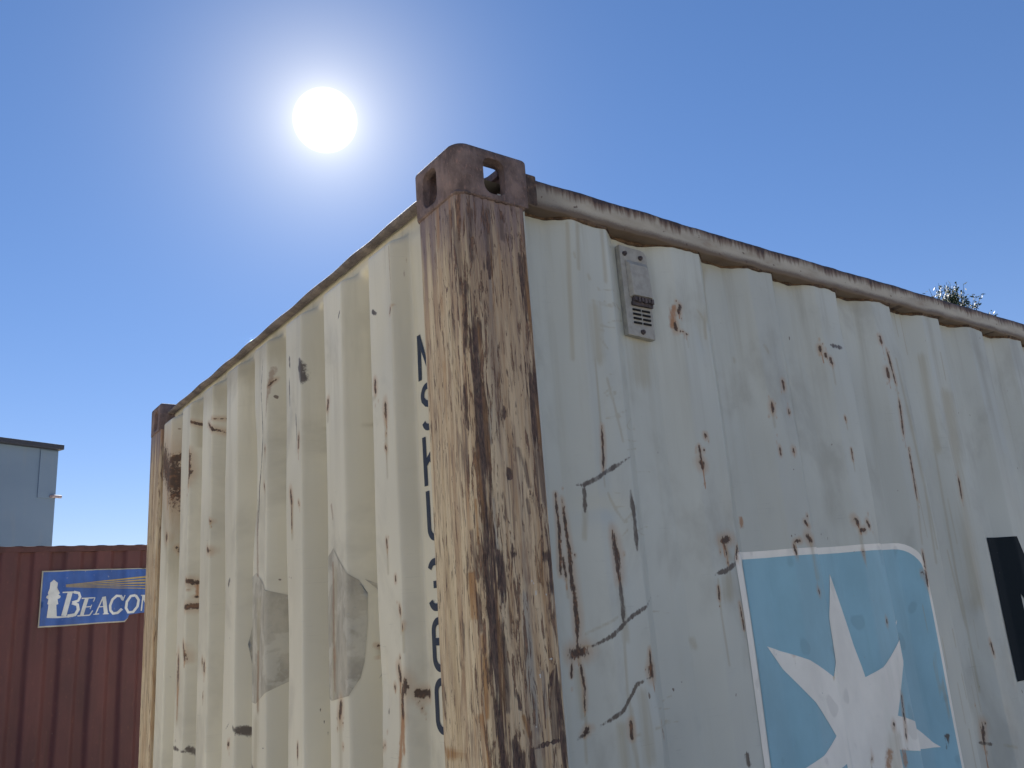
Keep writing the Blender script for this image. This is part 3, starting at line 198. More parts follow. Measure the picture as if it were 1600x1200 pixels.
def post_material():
    t = NT('rusty_post_paint', .6, .35); sz = t.attr('sz', True); s_, z_, _ = t.sep(sz)
    a = t.noise(sz, (62, 1.9, 1), 5, .62, .25); b = t.noise(sz, (170, 5.5, 2), 4, .6, .4); f = t.noise(sz, (300, 60, 1), 4, .65); m = t.noise(sz, (85, 8, 3), 4, .65, .5)
    g = t.noise(sz, (24, 1.1, 6), 3, .5, .2)
    c = t.mix(t.st(a, .36, .66), (.70, .58, .37), (.48, .34, .20))
    c = t.mix(t.ma('MULTIPLY', t.st(b, .5, .72), .6), c, (.20, .105, .055))
    c = t.mix(t.ma('MULTIPLY', t.st(g, .52, .68), .4), c, (.46, .35, .19))
    right = t.st(t.ma('ADD', s_, t.ma('MULTIPLY', t.ma('SUBTRACT', a, .5), .08)), -.012, .055)
    rc = t.mix(t.st(a, .40, .66), (.66, .51, .32), (.48, .32, .175)); rc = t.mix(t.ma('MULTIPLY', t.st(b, .5, .7), .45), rc, (.12, .078, .06))
    rc = t.mix(t.ma('MULTIPLY', t.st(g, .5, .68), .6), rc, (.27, .25, .21))
    c = t.mix(right, c, rc)
    wig = t.ma('ADD', t.ma('MULTIPLY', t.ma('SUBTRACT', b, .5), 3.2), t.ma('MULTIPLY', t.ma('SUBTRACT', m, .5), 3.6))
    G = t.attr('m_grey'); O = t.attr('m_orange'); dd = t.attr('m_brown'); D = t.attr('m_rust'); W = t.attr('m_white')
    c = t.mix(t.ma('MULTIPLY', t.st(t.wear(G, wig, 1.0), -.3, .9), .5), c, (.27, .275, .26))
    c = t.mix(t.ma('MULTIPLY', t.st(t.wear(O, wig, .5), -.5, .7), .85), c, (.34, .17, .055))
    pt = t.noise(sz, (36, 4.2, 5), 5, .7, .6); pt2 = t.noise(sz, (95, 9, 8), 4, .62, .4)
    c = t.mix(t.ma('MULTIPLY', t.st(pt, .50, .66), .55), c, (.19, .105, .07)); c = t.mix(t.ma('MULTIPLY', t.st(pt2, .56, .66), .5), c, (.13, .078, .06))
    c = t.mix(t.ma('MULTIPLY', t.st(pt2, .42, .34), .35), c, (.50, .42, .31))
    hz = t.ma('MULTIPLY', t.st(t.ma('ADD', z_, t.ma('MULTIPLY', t.ma('SUBTRACT', a, .5), .6)), 1.75, 2.45), t.st(s_, -.12, .05, .12, .5)); c = t.mix(hz, c, (.27, .18, .115))
    fl = t.ma('MULTIPLY', t.st(m, .635, .67), .8); c = t.mix(fl, c, (.13, .082, .06))
    top = t.ma('MULTIPLY', t.st(t.ma('ADD', z_, t.ma('MULTIPLY', t.ma('SUBTRACT', a, .5), .45)), 2.30, 2.48), .9)
    c = t.mix(top, c, t.mix(f, (.14, .105, .10), (.29, .215, .195)))
    bm = t.ma('MULTIPLY', t.st(t.wear(dd, wig, 1.0), -.6, .7), .7); c = t.mix(bm, c, (.10, .066, .052))
    m2 = t.noise(sz, (115, 13, 4), 6, .72, .6); Z_ = t.attr('m_zone')
    zf = t.ma('MULTIPLY', t.st(t.ma('ADD', m2, t.ma('MULTIPLY', t.st(Z_, -1.2, .9), .078)), .60, .635), .9); c = t.mix(zf, c, t.mix(t.st(f, .4, .62), (.10, .058, .040), (.24, .13, .075)))
    dm = t.st(t.wear(D, wig, 1.3), -.45, .2)
    c = t.mix(t.ma('MULTIPLY', dm, .93), c, t.mix(t.st(f, .38, .66), (.060, .042, .038), (.15, .09, .07)))
    c = t.mix(t.st(t.wear(W, t.ma('SUBTRACT', f, .5), 1.5), 0, .2), c, (.62, .6, .54))
    og = t.noise(sz, (55, 1.5, 9), 3, .6, .3); c = t.mix(t.ma('MULTIPLY', t.ma('MULTIPLY', t.st(og, .50, .66), t.st(t.noise(sz, (14, 5, 3), 3, .6), .42, .62)), .6), c, (.40, .215, .085))
    chips = t.noise(sz, (210, 105, 9), 2, .5); c = t.mix(t.ma('MULTIPLY', t.st(chips, .80, .81), .5), c, (.5, .48, .42))
    h = t.ma('ADD', t.ma('MULTIPLY', t.ma('ADD', t.ma('ADD', dm, zf), t.ma('ADD', fl, bm)), -.8), t.ma('ADD', t.ma('MULTIPLY', f, .55), t.ma('MULTIPLY', b, .5)))
    return t.done(c, t.ma('ADD', t.ma('MULTIPLY', dm, .2), .58), h, .0022, .8)

def rust_material(name, dark=(.115, .085, .078), light=(.25, .185, .165), k=1.0):
    t = NT(name, .85, .25); o = t.objc()
    a = t.noise(o, (22 * k, 22 * k, 14 * k), 5, .65); b = t.noise(o, (160 * k, 160 * k, 90 * k), 4, .6); d = t.noise(o, (7 * k, 7 * k, 3 * k), 3)
    c = t.mix(t.st(a, .35, .68), dark, light); c = t.mix(t.ma('MULTIPLY', t.st(b, .55, .7), .5), c, (light[0] * 1.5, light[1] * 1.25, light[2] * 1.15))
    c = t.mix(t.ma('MULTIPLY', t.st(d, .5, .7), .4), c, (.12, .10, .105))
    return t.done(c, None, t.ma('ADD', a, t.ma('MULTIPLY', b, .6)), .006, .8)

def rail_material():
    t = NT('rail_paint', .6, .35); sz = t.attr('sz', True); s_, v_, _ = t.sep(sz)   # s along, v up the face in metres
    lo = t.noise(sz, (7, 22, 1), 4, .6); dr = t.noise(sz, (95, 7, 1), 4, .65); drl = t.noise(sz, (9, .5, 4), 3); f = t.noise(sz, (260, 260, 1), 4, .6)
    c = t.mix(t.st(lo, .3, .7), (.53, .485, .385), (.38, .335, .26))
    c = t.mix(t.ma('MULTIPLY', t.st(lo, .56, .7), .4), c, (.27, .19, .125))
    edge = t.ma('ADD', v_, t.ma('MULTIPLY', t.ma('SUBTRACT', dr, .5), .055)); edge = t.ma('ADD', edge, t.ma('MULTIPLY', t.ma('SUBTRACT', drl, .5), .05))
    c = t.mix(t.ma('MULTIPLY', t.st(edge, .036, .056), .85), c, (.135, .072, .042))
    c = t.mix(t.ma('MULTIPLY', t.st(edge, .054, .063), .92), c, (.06, .038, .03))
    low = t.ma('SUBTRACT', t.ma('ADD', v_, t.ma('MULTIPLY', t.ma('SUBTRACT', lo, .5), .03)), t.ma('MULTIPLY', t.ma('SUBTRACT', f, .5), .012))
    c = t.mix(t.ma('MULTIPLY', t.st(low, .024, .007), .85), c, (.095, .058, .036))  # rusty lower edge, plus shade under the rail painted into the colour
    near = t.st(t.ma('ADD', s_, t.ma('MULTIPLY', lo, .1)), .42, .22); c = t.mix(t.ma('MULTIPLY', near, .6), c, (.10, .078, .062))
    fl = t.noise(sz, (40, 55, 2), 3, .6); c = t.mix(t.ma('MULTIPLY', t.st(fl, .66, .70), .8), c, (.08, .045, .03))
    dk = t.noise(sz, (60, 2.5, 8), 3, .6); c = t.mix(t.ma('MULTIPLY', t.st(dk, .68, .72), .75), c, (.06, .04, .03))
    return t.done(c, None, t.ma('ADD', t.ma('MULTIPLY', f, .4), lo), .002, .6)

def plain(name, c, rough=.6, spec=.3, var=.1, k=20.0, bump=0.0):
    t = NT(name, rough, spec); o = t.objc(); a = t.noise(o, (k, k, k), 4, .6)
    cc = t.mix(t.st(a, .3, .7), tuple(x * (1 - var) for x in c), tuple(min(1, x * (1 + var)) for x in c))
    return t.done(cc, None, a if bump else None, bump or .001, .5)

def link(o, parent=None):
    col.objects.link(o)
    if parent is not None: o.parent = parent
    return o
def tag(o, label, cat, group=None, kind=None):
    if label: o['label'] = label
    if cat: o['category'] = cat
    if group: o['group'] = group
    if kind: o['kind'] = kind
    return o
def empty(name, loc, rz=0.0, label=None, cat=None, group=None):
    o = bpy.data.objects.new(name, None); o.empty_display_size = .2; o.location = loc; o.rotation_euler = (0, 0, rz)
    link(o); return tag(o, label, cat, group)

def mesh_obj(name, verts, faces, mat, parent=None, smooth=False, attrs=None, sz=None):
    me = bpy.data.meshes.new(name)
    me.from_pydata([tuple(v) for v in verts], [], [tuple(f) for f in faces]); me.update()
    return finish(name, me, mat, parent, smooth, attrs, sz)
def finish(name, me, mat, parent, smooth, attrs=None, sz=None):
    for k, v in (attrs or {}).items():
        a = me.attributes.new(k, 'FLOAT', 'POINT'); a.data.foreach_set('value', np.ascontiguousarray(v, dtype=np.float32).ravel())
    if sz is not None:
        a = me.attributes.new('sz', 'FLOAT_VECTOR', 'POINT'); a.data.foreach_set('vector', np.ascontiguousarray(sz, dtype=np.float32).ravel())
    if smooth: me.polygons.foreach_set('use_smooth', np.ones(len(me.polygons), dtype=bool))
    me.materials.append(mat)
    return link(bpy.data.objects.new(name, me), parent)

def grid_obj(name, P, mat, parent, attrs, sz, flip=False, smooth=True):
    """P: (nu, nv, 3) array of points"""
    nu, nv = P.shape[:2]; me = bpy.data.meshes.new(name)
    idx = np.arange(nu * nv).reshape(nu, nv)
    q = np.stack([idx[:-1, :-1], idx[1:, :-1], idx[1:, 1:], idx[:-1, 1:]], -1).reshape(-1, 4)
    if flip: q = q[:, ::-1]
    me.vertices.add(nu * nv); me.vertices.foreach_set('co', P.astype(np.float32).ravel())
    me.loops.add(q.size); me.loops.foreach_set('vertex_index', q.astype(np.int32).ravel())
    me.polygons.add(len(q)); me.polygons.foreach_set('loop_start', np.arange(0, q.size, 4, dtype=np.int32))
    me.update(calc_edges=True); me.validate()
    return finish(name, me, mat, parent, smooth, attrs, sz)

KEYS = {'r': 'm_rust', 'k': 'm_grime', 's': 'm_stain', 'b': 'm_brown', 'o': 'm_orange', 'D': 'm_rust', 'd': 'm_brown', 'O': 'm_orange', 'G': 'm_grey', 'W': 'm_white', 'Z': 'm_zone'}
def mark_fields(U, Z, marks, keys):
    out = {k: np.full(U.size, -4.0) for k in keys}
    u, z = U.ravel(), Z.ravel()
    for (ty, hw, asp, *pts) in marks:
        hw = max(hw, .0016); asp = max(asp, .3); key = KEYS[ty]; r = 5.1 * hw * max(1, asp)
        pu = [q[0] for q in pts]; pz = [q[1] for q in pts]
        sel = np.nonzero((u > min(pu) - r) & (u < max(pu) + r) & (z > min(pz) - r) & (z < max(pz) + r))[0]
        if not len(sel): continue
        a, b = u[sel] / asp, z[sel]; best = np.full(len(sel), 9.0)
        if len(pts) == 1: pts = [pts[0], pts[0]]
        ln = [math.hypot(q1[0] - q0[0], q1[1] - q0[1]) for q0, q1 in zip(pts[:-1], pts[1:])]; tot = sum(ln) + 1e-9; acc = 0.0; tp = np.ones(len(sel))
        taper = ty in 'krD' and tot > 5 * hw
        for (x0, z0), (x1, z1) in zip(pts[:-1], pts[1:]):
            x0 /= asp; x1 /= asp; dx, dz = x1 - x0, z1 - z0; L = dx * dx + dz * dz + 1e-12
            t = np.clip(((a - x0) * dx + (b - z0) * dz) / L, 0, 1)
            dd_ = np.hypot(a - x0 - t * dx, b - z0 - t * dz); w_ = dd_ < best; best = np.where(w_, dd_, best)
            if taper:
                s_ = (acc + t * math.sqrt(dx * dx + dz * dz)) / tot; s_ = np.clip(s_, 0, 1); tp = np.where(w_, .35 + .65 * np.clip(6 * s_ * (1 - s_), 0, 1) + .10 * np.sin(s_ * 14 + hw * 900), tp); acc += math.sqrt(dx * dx + dz * dz)
        out[key][sel] = np.maximum(out[key][sel], np.clip((hw * tp - best) / hw, -4, 1))
    return out
WALL_KEYS = ('m_rust', 'm_grime', 'm_stain', 'm_brown', 'm_orange')

def add_box(bm, x0, x1, y0, y1, z0, z1):
    v = [bm.verts.new(p) for p in ((x0, y0, z0), (x1, y0, z0), (x1, y1, z0), (x0, y1, z0), (x0, y0, z1), (x1, y0, z1), (x1, y1, z1), (x0, y1, z1))]
    for f in ((3, 2, 1, 0), (4, 5, 6, 7), (0, 1, 5, 4), (1, 2, 6, 5), (2, 3, 7, 6), (3, 0, 4, 7)): bm.faces.new([v[i] for i in f])
def bm_obj(name, bm, mat, parent=None, bevel=0.0, seg=2, smooth=False):
    if bevel: bmesh.ops.bevel(bm, geom=list(bm.edges), offset=bevel, segments=seg, profile=.6, affect='EDGES')
    bmesh.ops.recalc_face_normals(bm, faces=bm.faces)
    me = bpy.data.meshes.new(name); bm.to_mesh(me); bm.free()
    return finish(name, me, mat, parent, smooth)
def box_obj(name, x0, x1, y0, y1, z0, z1, mat, parent=None, bevel=.003):
    bm = bmesh.new(); add_box(bm, x0, x1, y0, y1, z0, z1); return bm_obj(name, bm, mat, parent, bevel)
def cyl(bm, a, b, r0, r1=None, seg=12, caps=True):
    a, b = Vector(a), Vector(b); r1 = r0 if r1 is None else r1; d = (b - a).normalized()
    s = d.orthogonal().normalized(); t = d.cross(s)
    A = [bm.verts.new(a + (s * math.cos(i * 2 * math.pi / seg) + t * math.sin(i * 2 * math.pi / seg)) * r0) for i in range(seg)]
    B = [bm.verts.new(b + (s * math.cos(i * 2 * math.pi / seg) + t * math.sin(i * 2 * math.pi / seg)) * r1) for i in range(seg)]
    for i in range(seg): bm.faces.new((A[i], A[(i + 1) % seg], B[(i + 1) % seg], B[i]))
    if caps: bm.faces.new(A[::-1]); bm.faces.new(B)

def decal(name, polys, place, mat, parent, off=.0012, du=.006, dz=.03, marks=None, hole=None):
    """paint or film lying on a curved sheet: flat outlines cut along a fine grid, then wrapped onto the sheet"""
    bm = bmesh.new(); lay = {}
    for li, pl in enumerate(polys):
        if isinstance(pl[0], int): li, pl = pl
        vs = [bm.verts.new((a, b, li * 1.0)) for a, b in pl]
        try: bm.faces.new(vs)
        except ValueError: pass
    bmesh.ops.triangulate(bm, faces=bm.faces)
    us = [v.co.x for v in bm.verts]; zs = [v.co.y for v in bm.verts]
    for k in range(int(min(us) / du), int(max(us) / du) + 2):
        bmesh.ops.bisect_plane(bm, geom=bm.verts[:] + bm.edges[:] + bm.faces[:], plane_co=(k * du, 0, 0), plane_no=(1, 0, 0))
    for k in range(int(min(zs) / dz), int(max(zs) / dz) + 2):
        bmesh.ops.bisect_plane(bm, geom=bm.verts[:] + bm.edges[:] + bm.faces[:], plane_co=(0, k * dz, 0), plane_no=(0, 1, 0))
    bmesh.ops.triangulate(bm, faces=bm.faces)
    me = bpy.data.meshes.new(name); bm.to_mesh(me); bm.free()
    co = np.empty(len(me.vertices) * 3, dtype=np.float32); me.vertices.foreach_get('co', co); co = co.reshape(-1, 3).astype(float)
    U, Z, layer = co[:, 0], co[:, 1], co[:, 2]
    P = place(U, Z, off + layer * .0003)
    me.vertices.foreach_set('co', P.astype(np.float32).ravel()); me.update()
    at = mark_fields(U, Z, marks if marks is not None else [], WALL_KEYS)
    return finish(name, me, mat, parent, True, at, np.stack([U, Z, U * 0], -1))
def strip(pts, w, taper=None):
    """outline polygon of a thick polyline"""
    P = [Vector(q).to_2d() if len(q) == 2 else Vector(q) for q in pts]; L, R = [], []
    for i, q in enumerate(P):
        d = (P[min(i + 1, len(P) - 1)] - P[max(i - 1, 0)]).normalized(); n = Vector((-d.y, d.x)) * w / 2
        L.append(q + n); R.append(q - n)
    out = []
    for i in range(len(P) - 1): out.append([tuple(L[i]), tuple(L[i + 1]), tuple(R[i + 1]), tuple(R[i])])
    return out, [tuple(v) for v in L] + [tuple(v) for v in reversed(R)]

# ------------------------------------------------------------------ the yard
def ground_material():
    t = NT('yard_gravel', .95, .2); o = t.objc()
    a = t.noise(o, (.35, .35, .35), 4); b = t.noise(o, (9, 9, 9), 5, .65); c_ = t.noise(o, (60, 60, 60), 3)
    c = t.mix(t.st(a, .35, .65), (.56, .50, .40), (.48, .43, .35)); c = t.mix(t.ma('MULTIPLY', t.st(b, .4, .7), .5), c, (.60, .55, .45))
    c = t.mix(t.ma('MULTIPLY', t.st(c_, .5, .7), .3), c, (.34, .31, .26))
    return t.done(c, None, t.ma('ADD', b, c_), .02, .6)
g = mesh_obj('ground', [(-600, -600, 0), (600, -600, 0), (600, 600, 0), (-600, 600, 0)], [(0, 1, 2, 3)], ground_material()); g['kind'] = 'structure'

ta = NT('bounce_cut_earth', .95, .2); oa = ta.objc(); aa = ta.noise(oa, (.5, .5, .5), 4); ab = ta.noise(oa, (90, 90, 90), 3)
bounce_cut_mat = ta.done(ta.mix(ta.ma('MULTIPLY', ta.st(ab, .45, .7), .5), ta.mix(ta.st(aa, .35, .65), (.36, .315, .25), (.29, .255, .20)), (.42, .38, .31)), None, ab, .01, .5)
BOUNCE_CUT = mesh_obj('bounce_cut_ground', [(-600, -300, .004), (600, -300, .004), (600, -0.6, .004), (-600, -0.6, .004)], [(0, 1, 2, 3)], bounce_cut_mat); BOUNCE_CUT['kind'] = 'structure'  # added unseen darker ground, cuts bounce light on side wall and grooves

# ------------------------------------------------------------------ the near container
H, W_, LEN = 2.591, 2.438, 6.058
paint_side = paint_material('weathered_grey_paint', (.545, .56, .49), .46)
paint_end = paint_material('weathered_cream_grey_paint', (.69, .645, .50), .5)
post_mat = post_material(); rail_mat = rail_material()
cast_mat = rust_material('dark_cast_rust'); beam_rust = rust_material('beam_rust', (.06, .045, .04), (.18, .13, .10))
black = plain('black_gap', (.012, .012, .012), .8)

box = empty('shipping_container', (0, 0, 0), 0, 'nearest container, weathered pale grey steel, rusty corner post, white star on a blue square', 'container')

def line(a, b, step): return np.linspace(a, b, max(2, int(round((b - a) / step)) + 1))
# end wall (faces -X), fine where the photo looks at it
ys = line(.112, 2.330, .003); zs = np.concatenate([line(.17, 1.10, .05)[:-1], line(1.10, 2.553, .0055)])
Y, Z = np.meshgrid(ys, zs, indexing='ij'); X = end_depth(Y, Z)
grid_obj('end_wall_panel', np.stack([X, Y, Z], -1), paint_end, box, mark_fields(Y, Z, END_MARKS, WALL_KEYS), np.stack([Y, Z, Y * 0], -1), flip=True)
xs = np.concatenate([line(.112, 2.75, .003)[:-1], line(2.75, 5.94, .012)]); zs = np.concatenate([line(.17, 1.10, .05)[:-1], line(1.10, 2.500, .0055)])
X, Z = np.meshgrid(xs, zs, indexing='ij'); Y = side_depth(X, Z)
grid_obj('side_wall_panel', np.stack([X, Y, Z], -1), paint_side, box, mark_fields(X, Z, SIDE_MARKS, WALL_KEYS), np.stack([X, Z, X * 0], -1))
# far long side, coarse
xs = line(.112, 5.94, .012); zs = line(.17, 2.50, .2); X, Z = np.meshgrid(xs, zs, indexing='ij')
grid_obj('side_wall_panel', np.stack([X, W_ - np.interp(X, SIDE_T, SIDE_D), Z], -1), paint_side, box, {k: X * 0 - 4 for k in WALL_KEYS}, np.stack([X + 9, Z, X * 0], -1), flip=True)
# doors at the far end
for k, (a, b) in enumerate(((.168, 1.213), (1.225, 2.27))):
    bm = bmesh.new(); add_box(bm, LEN - .06, LEN - .02, a, b, .17, 2.47)
    for q in range(4): add_box(bm, LEN - .02, LEN - .006, a + .08, b - .08, .30 + q * .54, .66 + q * .54)
    d = bm_obj('door', bm, paint_side, box)
    for fx in (.3, .78):
        bm = bmesh.new(); cyl(bm, (LEN + .012, a + fx * 1.0, .2), (LEN + .012, a + fx * 1.0, 2.45), .014); bm_obj('lock_rod', bm, beam_rust, d)
# corner posts: a pressed plate, rounded at the corner, running down the height
def post_profile():
    r = .020; o = []
    o += [(.070, -.158), (.020, -.158)]
    o += [(.006 + .006 * (1 - math.cos(a)), -.158 + .006 * 0 + .006 * math.sin(a) * 0) for a in ()]
    pts = [(.070, .167), (.014, .167)]
    for k in range(1, 6):
        a = math.radians(90 * k / 5); pts.append((.014 - .010 * math.sin(a), .167 - .010 * (1 - math.cos(a))))
    pts += [(.004, y) for y in line(.154, .027, .0035)]
    for k in range(0, 9):
        a = math.radians(90 * k / 8); pts.append((.004 + r * (1 - math.cos(a)), .004 + r * (1 - math.sin(a))))
    pts += [(x, .004) for x in line(.0275, .160, .0035)]
    for k in range(1, 6):
        a = math.radians(90 * k / 5); pts.append((.160 + .010 * math.sin(a), .004 + .010 * (1 - math.cos(a))))
    pts += [(.170, .070)]
    return np.array(pts)
prof = post_profile()
def make_post(name, cx, cy, sx, sy, fine, s_off=0.0):
    z = np.concatenate([line(.118, 1.12, .08)[:-1], line(1.12, 2.478, .005)]) if fine else line(.118, 2.478, .2)
    S = np.zeros(len(prof)); ic = int(np.argmin(prof[:, 0] + prof[:, 1])); seg = np.hypot(*np.diff(prof, axis=0).T); cum = np.concatenate([[0], np.cumsum(seg)])
    S = cum - cum[ic]
    Sg, Zg = np.meshgrid(S, z, indexing='ij'); X = np.repeat(prof[:, :1], len(z), 1); Y = np.repeat(prof[:, 1:], len(z), 1)
    if fine:
        dn = .0013 * wob(Sg * 14, Zg * 2.5, 7) + .0016 * np.exp(-((Sg - .09) / .02) ** 2) * np.sin(Zg * 3.2)
        X = X + dn; Y = Y + dn
        at = mark_fields(np.sign(Sg) * (np.abs(Sg) + .008 * np.minimum(1, np.abs(Sg) / .016)), Zg, POST_MARKS, ('m_rust', 'm_brown', 'm_orange', 'm_grey', 'm_white', 'm_zone'))
    else: at = {k: Sg * 0 - 4 for k in ('m_rust', 'm_brown', 'm_orange', 'm_grey', 'm_white', 'm_zone')}
    P = np.stack([cx + sx * X, cy + sy * Y, Zg], -1)
    return grid_obj(name, P, post_mat, box, at, np.stack([Sg + s_off, Zg, Sg * 0], -1), flip=(sx * sy < 0))
make_post('corner_post', 0, 0, 1, 1, True)
make_post('corner_post', 0, W_, 1, -1, False, -.30)
make_post('corner_post', LEN, 0, -1, 1, False, .3)
make_post('corner_post', LEN, W_, -1, -1, False, .3)
# weld flange beside the near post
bm = bmesh.new(); add_box(bm, .172, .177, .0155, .030, .17, 2.478); add_box(bm, .016, .035, .164, .170, .17, 2.478)
bm_obj('post_flange', bm, plain('flange_paint', (.5, .5, .45), .5, .4, .12, 30, .001), box, .003)

# rough weld run where the near post meets its casting
tt = np.linspace(0, 2 * np.pi, 9); pr = prof[1:-1]; T_, A_ = np.meshgrid(np.arange(len(pr)), tt, indexing='ij')
nx = np.gradient(pr[:, 1]); ny = -np.gradient(pr[:, 0]); nl = np.hypot(nx, ny) + 1e-9; nx, ny = nx / nl, ny / nl
rr_ = .0042 + .0020 * wob(T_ * .35, T_ * 0, 91) + .0012 * wob(T_ * 1.3, T_ * 0, 92)
grid_obj('weld_run', np.stack([pr[:, 0][T_] + nx[T_] * rr_ * np.cos(A_), pr[:, 1][T_] + ny[T_] * rr_ * np.cos(A_), 2.4745 + .0018 * wob(T_ * .2, T_ * 0, 93) + rr_ * np.sin(A_)], -1), cast_mat, box, {}, np.stack([T_ * .003, A_, T_ * 0], -1))

# corner castings, hollow, with their apertures
def slot_prism(bm, axis, c, a, b, depth0, depth1, seg=10):
    """stadium prism along axis (0 x,1 y,2 z); c centre in the other two axes, a half-length of first, b of second"""
    ring = []
    r = min(a, b) * .72
    for q in range(4 * seg):
        th = 2 * math.pi * (q + .5) / (4 * seg); ct, sn = math.cos(th), math.sin(th)
        ring.append((c[0] + r * ct + (a - r) * (1 if ct > 0 else -1), c[1] + r * sn + (b - r) * (1 if sn > 0 else -1)))
    def p3(u, v, w):
        return (w, u, v) if axis == 0 else ((u, w, v) if axis == 1 else (u, v, w))
    A = [bm.verts.new(p3(u, v, depth0)) for u, v in ring]; B = [bm.verts.new(p3(u, v, depth1)) for u, v in ring]
    n = len(ring)
    for i in range(n): bm.faces.new((A[i], A[(i + 1) % n], B[(i + 1) % n], B[i]))
    bm.faces.new(A[::-1]); bm.faces.new(B); bmesh.ops.recalc_face_normals(bm, faces=bm.faces)
def tmp(bm):
    me = bpy.data.meshes.new('cutter'); bm.to_mesh(me); bm.free(); o = bpy.data.objects.new('cutter', me); col.objects.link(o); return o
def make_casting_mesh():
    bm = bmesh.new(); add_box(bm, 0, .178, 0, .162, 0, .118)
    vert = [e for e in bm.edges if abs(e.verts[0].co.z - e.verts[1].co.z) > .1]
    key = [e for e in vert if e.verts[0].co.x < .01 and e.verts[0].co.y < .01]
    bmesh.ops.bevel(bm, geom=key, offset=.036, segments=9, profile=.5, affect='EDGES')
    tops = [e for e in bm.edges if min(v.co.z for v in e.verts) > .117]
    bmesh.ops.bevel(bm, geom=tops, offset=.015, segments=6, profile=.5, affect='EDGES')
    bmesh.ops.recalc_face_normals(bm, faces=bm.faces)
    base = tmp(bm); cut = []
    bm = bmesh.new(); add_box(bm, .018, .160, .020, .142, .020, .100); cut.append(tmp(bm))
    bm = bmesh.new(); slot_prism(bm, 2, (.089, .086), .062, .042, .08, .14); cut.append(tmp(bm))
    bm = bmesh.new(); slot_prism(bm, 1, (.094, .030), .027, .041, -.02, .06); bmesh.ops.translate(bm, verts=bm.verts, vec=(0, 0, .023)); cut.append(tmp(bm))
    bm = bmesh.new(); slot_prism(bm, 0, (.105, .053), .028, .041, -.02, .06); cut.append(tmp(bm))
    for c in cut:
        m = base.modifiers.new('cut', 'BOOLEAN'); m.operation = 'DIFFERENCE'; m.solver = 'EXACT'; m.object = c
    m = base.modifiers.new('soft', 'BEVEL'); m.width = .0035; m.segments = 2; m.limit_method = 'ANGLE'; m.angle_limit = math.radians(40)
    dg = bpy.context.evaluated_depsgraph_get(); me = bpy.data.meshes.new_from_object(base.evaluated_get(dg)); me.name = 'corner_casting'
    for o in [base] + cut: bpy.data.objects.remove(o)
    me.materials.clear(); me.materials.append(cast_mat)
    me.polygons.foreach_set('use_smooth', np.ones(len(me.polygons), dtype=bool)); me.set_sharp_from_angle(angle=math.radians(35))
    return me
cast_me = make_casting_mesh()
for cx, sx in ((0, 1), (LEN, -1)):
    for cy, sy in ((0, 1), (W_, -1)):
        for cz, sz_ in ((H - .118, 1), (.118, -1)):
            o = bpy.data.objects.new('corner_casting', cast_me); o.location = (cx, cy, cz); o.scale = (sx, sy, sz_); link(o, box)

# top side rails: face with its own wear, a worn upper lip, a ragged sealing bead under it
def make_rail(ycen, sgn, fine):
    n = line(.1785, LEN - .1785, .01 if fine else .1)
    sec = [(.055, 0.0), (.007, 0.0), (.005, .002), (.005, .012), (.005, .025), (.005, .04), (.005, .055), (.0055, .062), (.009, .067), (.020, .069), (.06, .069)]
    A = np.array(sec); X = np.repeat(n[:, None], len(sec), 1); D = np.repeat(A[None, :, 0], len(n), 0); V = np.repeat(A[None, :, 1], len(n), 0)
    if fine:
        D = D + .0018 * wob(X * 5, V * 12, 31) + .0014 * wob(X * 21, V * 30, 33); V2 = V + .0014 * wob(X * 4, V * 0, 37) - .003 * np.exp(-((X - .9) / .5) ** 2)
        V2 = V2 + np.where(A[None, :, 1] < .005, .0025 * wob(X * 16, V, 41), 0)
    else: V2 = V
    P = np.stack([X, ycen + sgn * D, 2.486 + V2], -1)
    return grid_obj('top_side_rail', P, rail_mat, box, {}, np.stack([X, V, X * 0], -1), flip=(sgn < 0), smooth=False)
r1 = make_rail(0, 1, True); r1['label'] = 'beige top rail with rust along both edges'
make_rail(W_, -1, False)
bm = bmesh.new(); add_box(bm, .1775, .208, .003, .05, 2.487, 2.559); bm_obj('rail_end_plate', bm, beam_rust, box, .005)
# bead under the rail: rusty sealant where the sheet is welded, thick at the outer flats
xs = line(.19, 3.2, .006); ang_ = np.linspace(0, 2 * np.pi, 9); X, A_ = np.meshgrid(xs, ang_, indexing='ij')
sdep = side_depth(X, X * 0 + 2.48); rad = .0045 + .0025 * (wob(X * 9, X * 0, 53)) + .0015 * wob(X * 31, X * 0, 54)
P = np.stack([X, sdep - .0005 + rad * np.cos(A_), 2.4835 + .003 * wob(X * 6, X * 0, 55) + rad * np.sin(A_)], -1)
grid_obj('weld_bead', P, rust_material('bead_rust', (.05, .034, .025), (.20, .13, .08), 2.0), box, {}, np.stack([X, A_, X * 0], -1))
# closing plate between rail and sheet
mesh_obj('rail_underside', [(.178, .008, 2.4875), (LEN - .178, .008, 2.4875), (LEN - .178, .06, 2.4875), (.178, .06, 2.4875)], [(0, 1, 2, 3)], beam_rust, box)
# end header: a plate lying back above the sheet, its top edge slightly buckled
ys = line(.163, W_ - .163, .01); sec = [(.052, 2.543), (.040, 2.544), (.034, 2.546), (.031, 2.549), (.031, 2.553), (.036, 2.559), (.060, 2.561), (.10, 2.561)]
A = np.array(sec); Y = np.repeat(ys[:, None], len(sec), 1); X = np.repeat(A[None, :, 0], len(ys), 0); Z = np.repeat(A[None, :, 1], len(ys), 0)
Z = Z + .0018 * np.sin(Y * 2 * np.pi / .26 + .6) * (A[None, :, 1] > 2.545) + .002 * wob(Y * 5, Y * 0, 61)
hm = rust_material('header_rust', (.11, .095, .09), (.22, .19, .17))
grid_obj('end_header', np.stack([X, Y, Z], -1), hm, box, {}, np.stack([Y, Z, Y * 0], -1), flip=True)
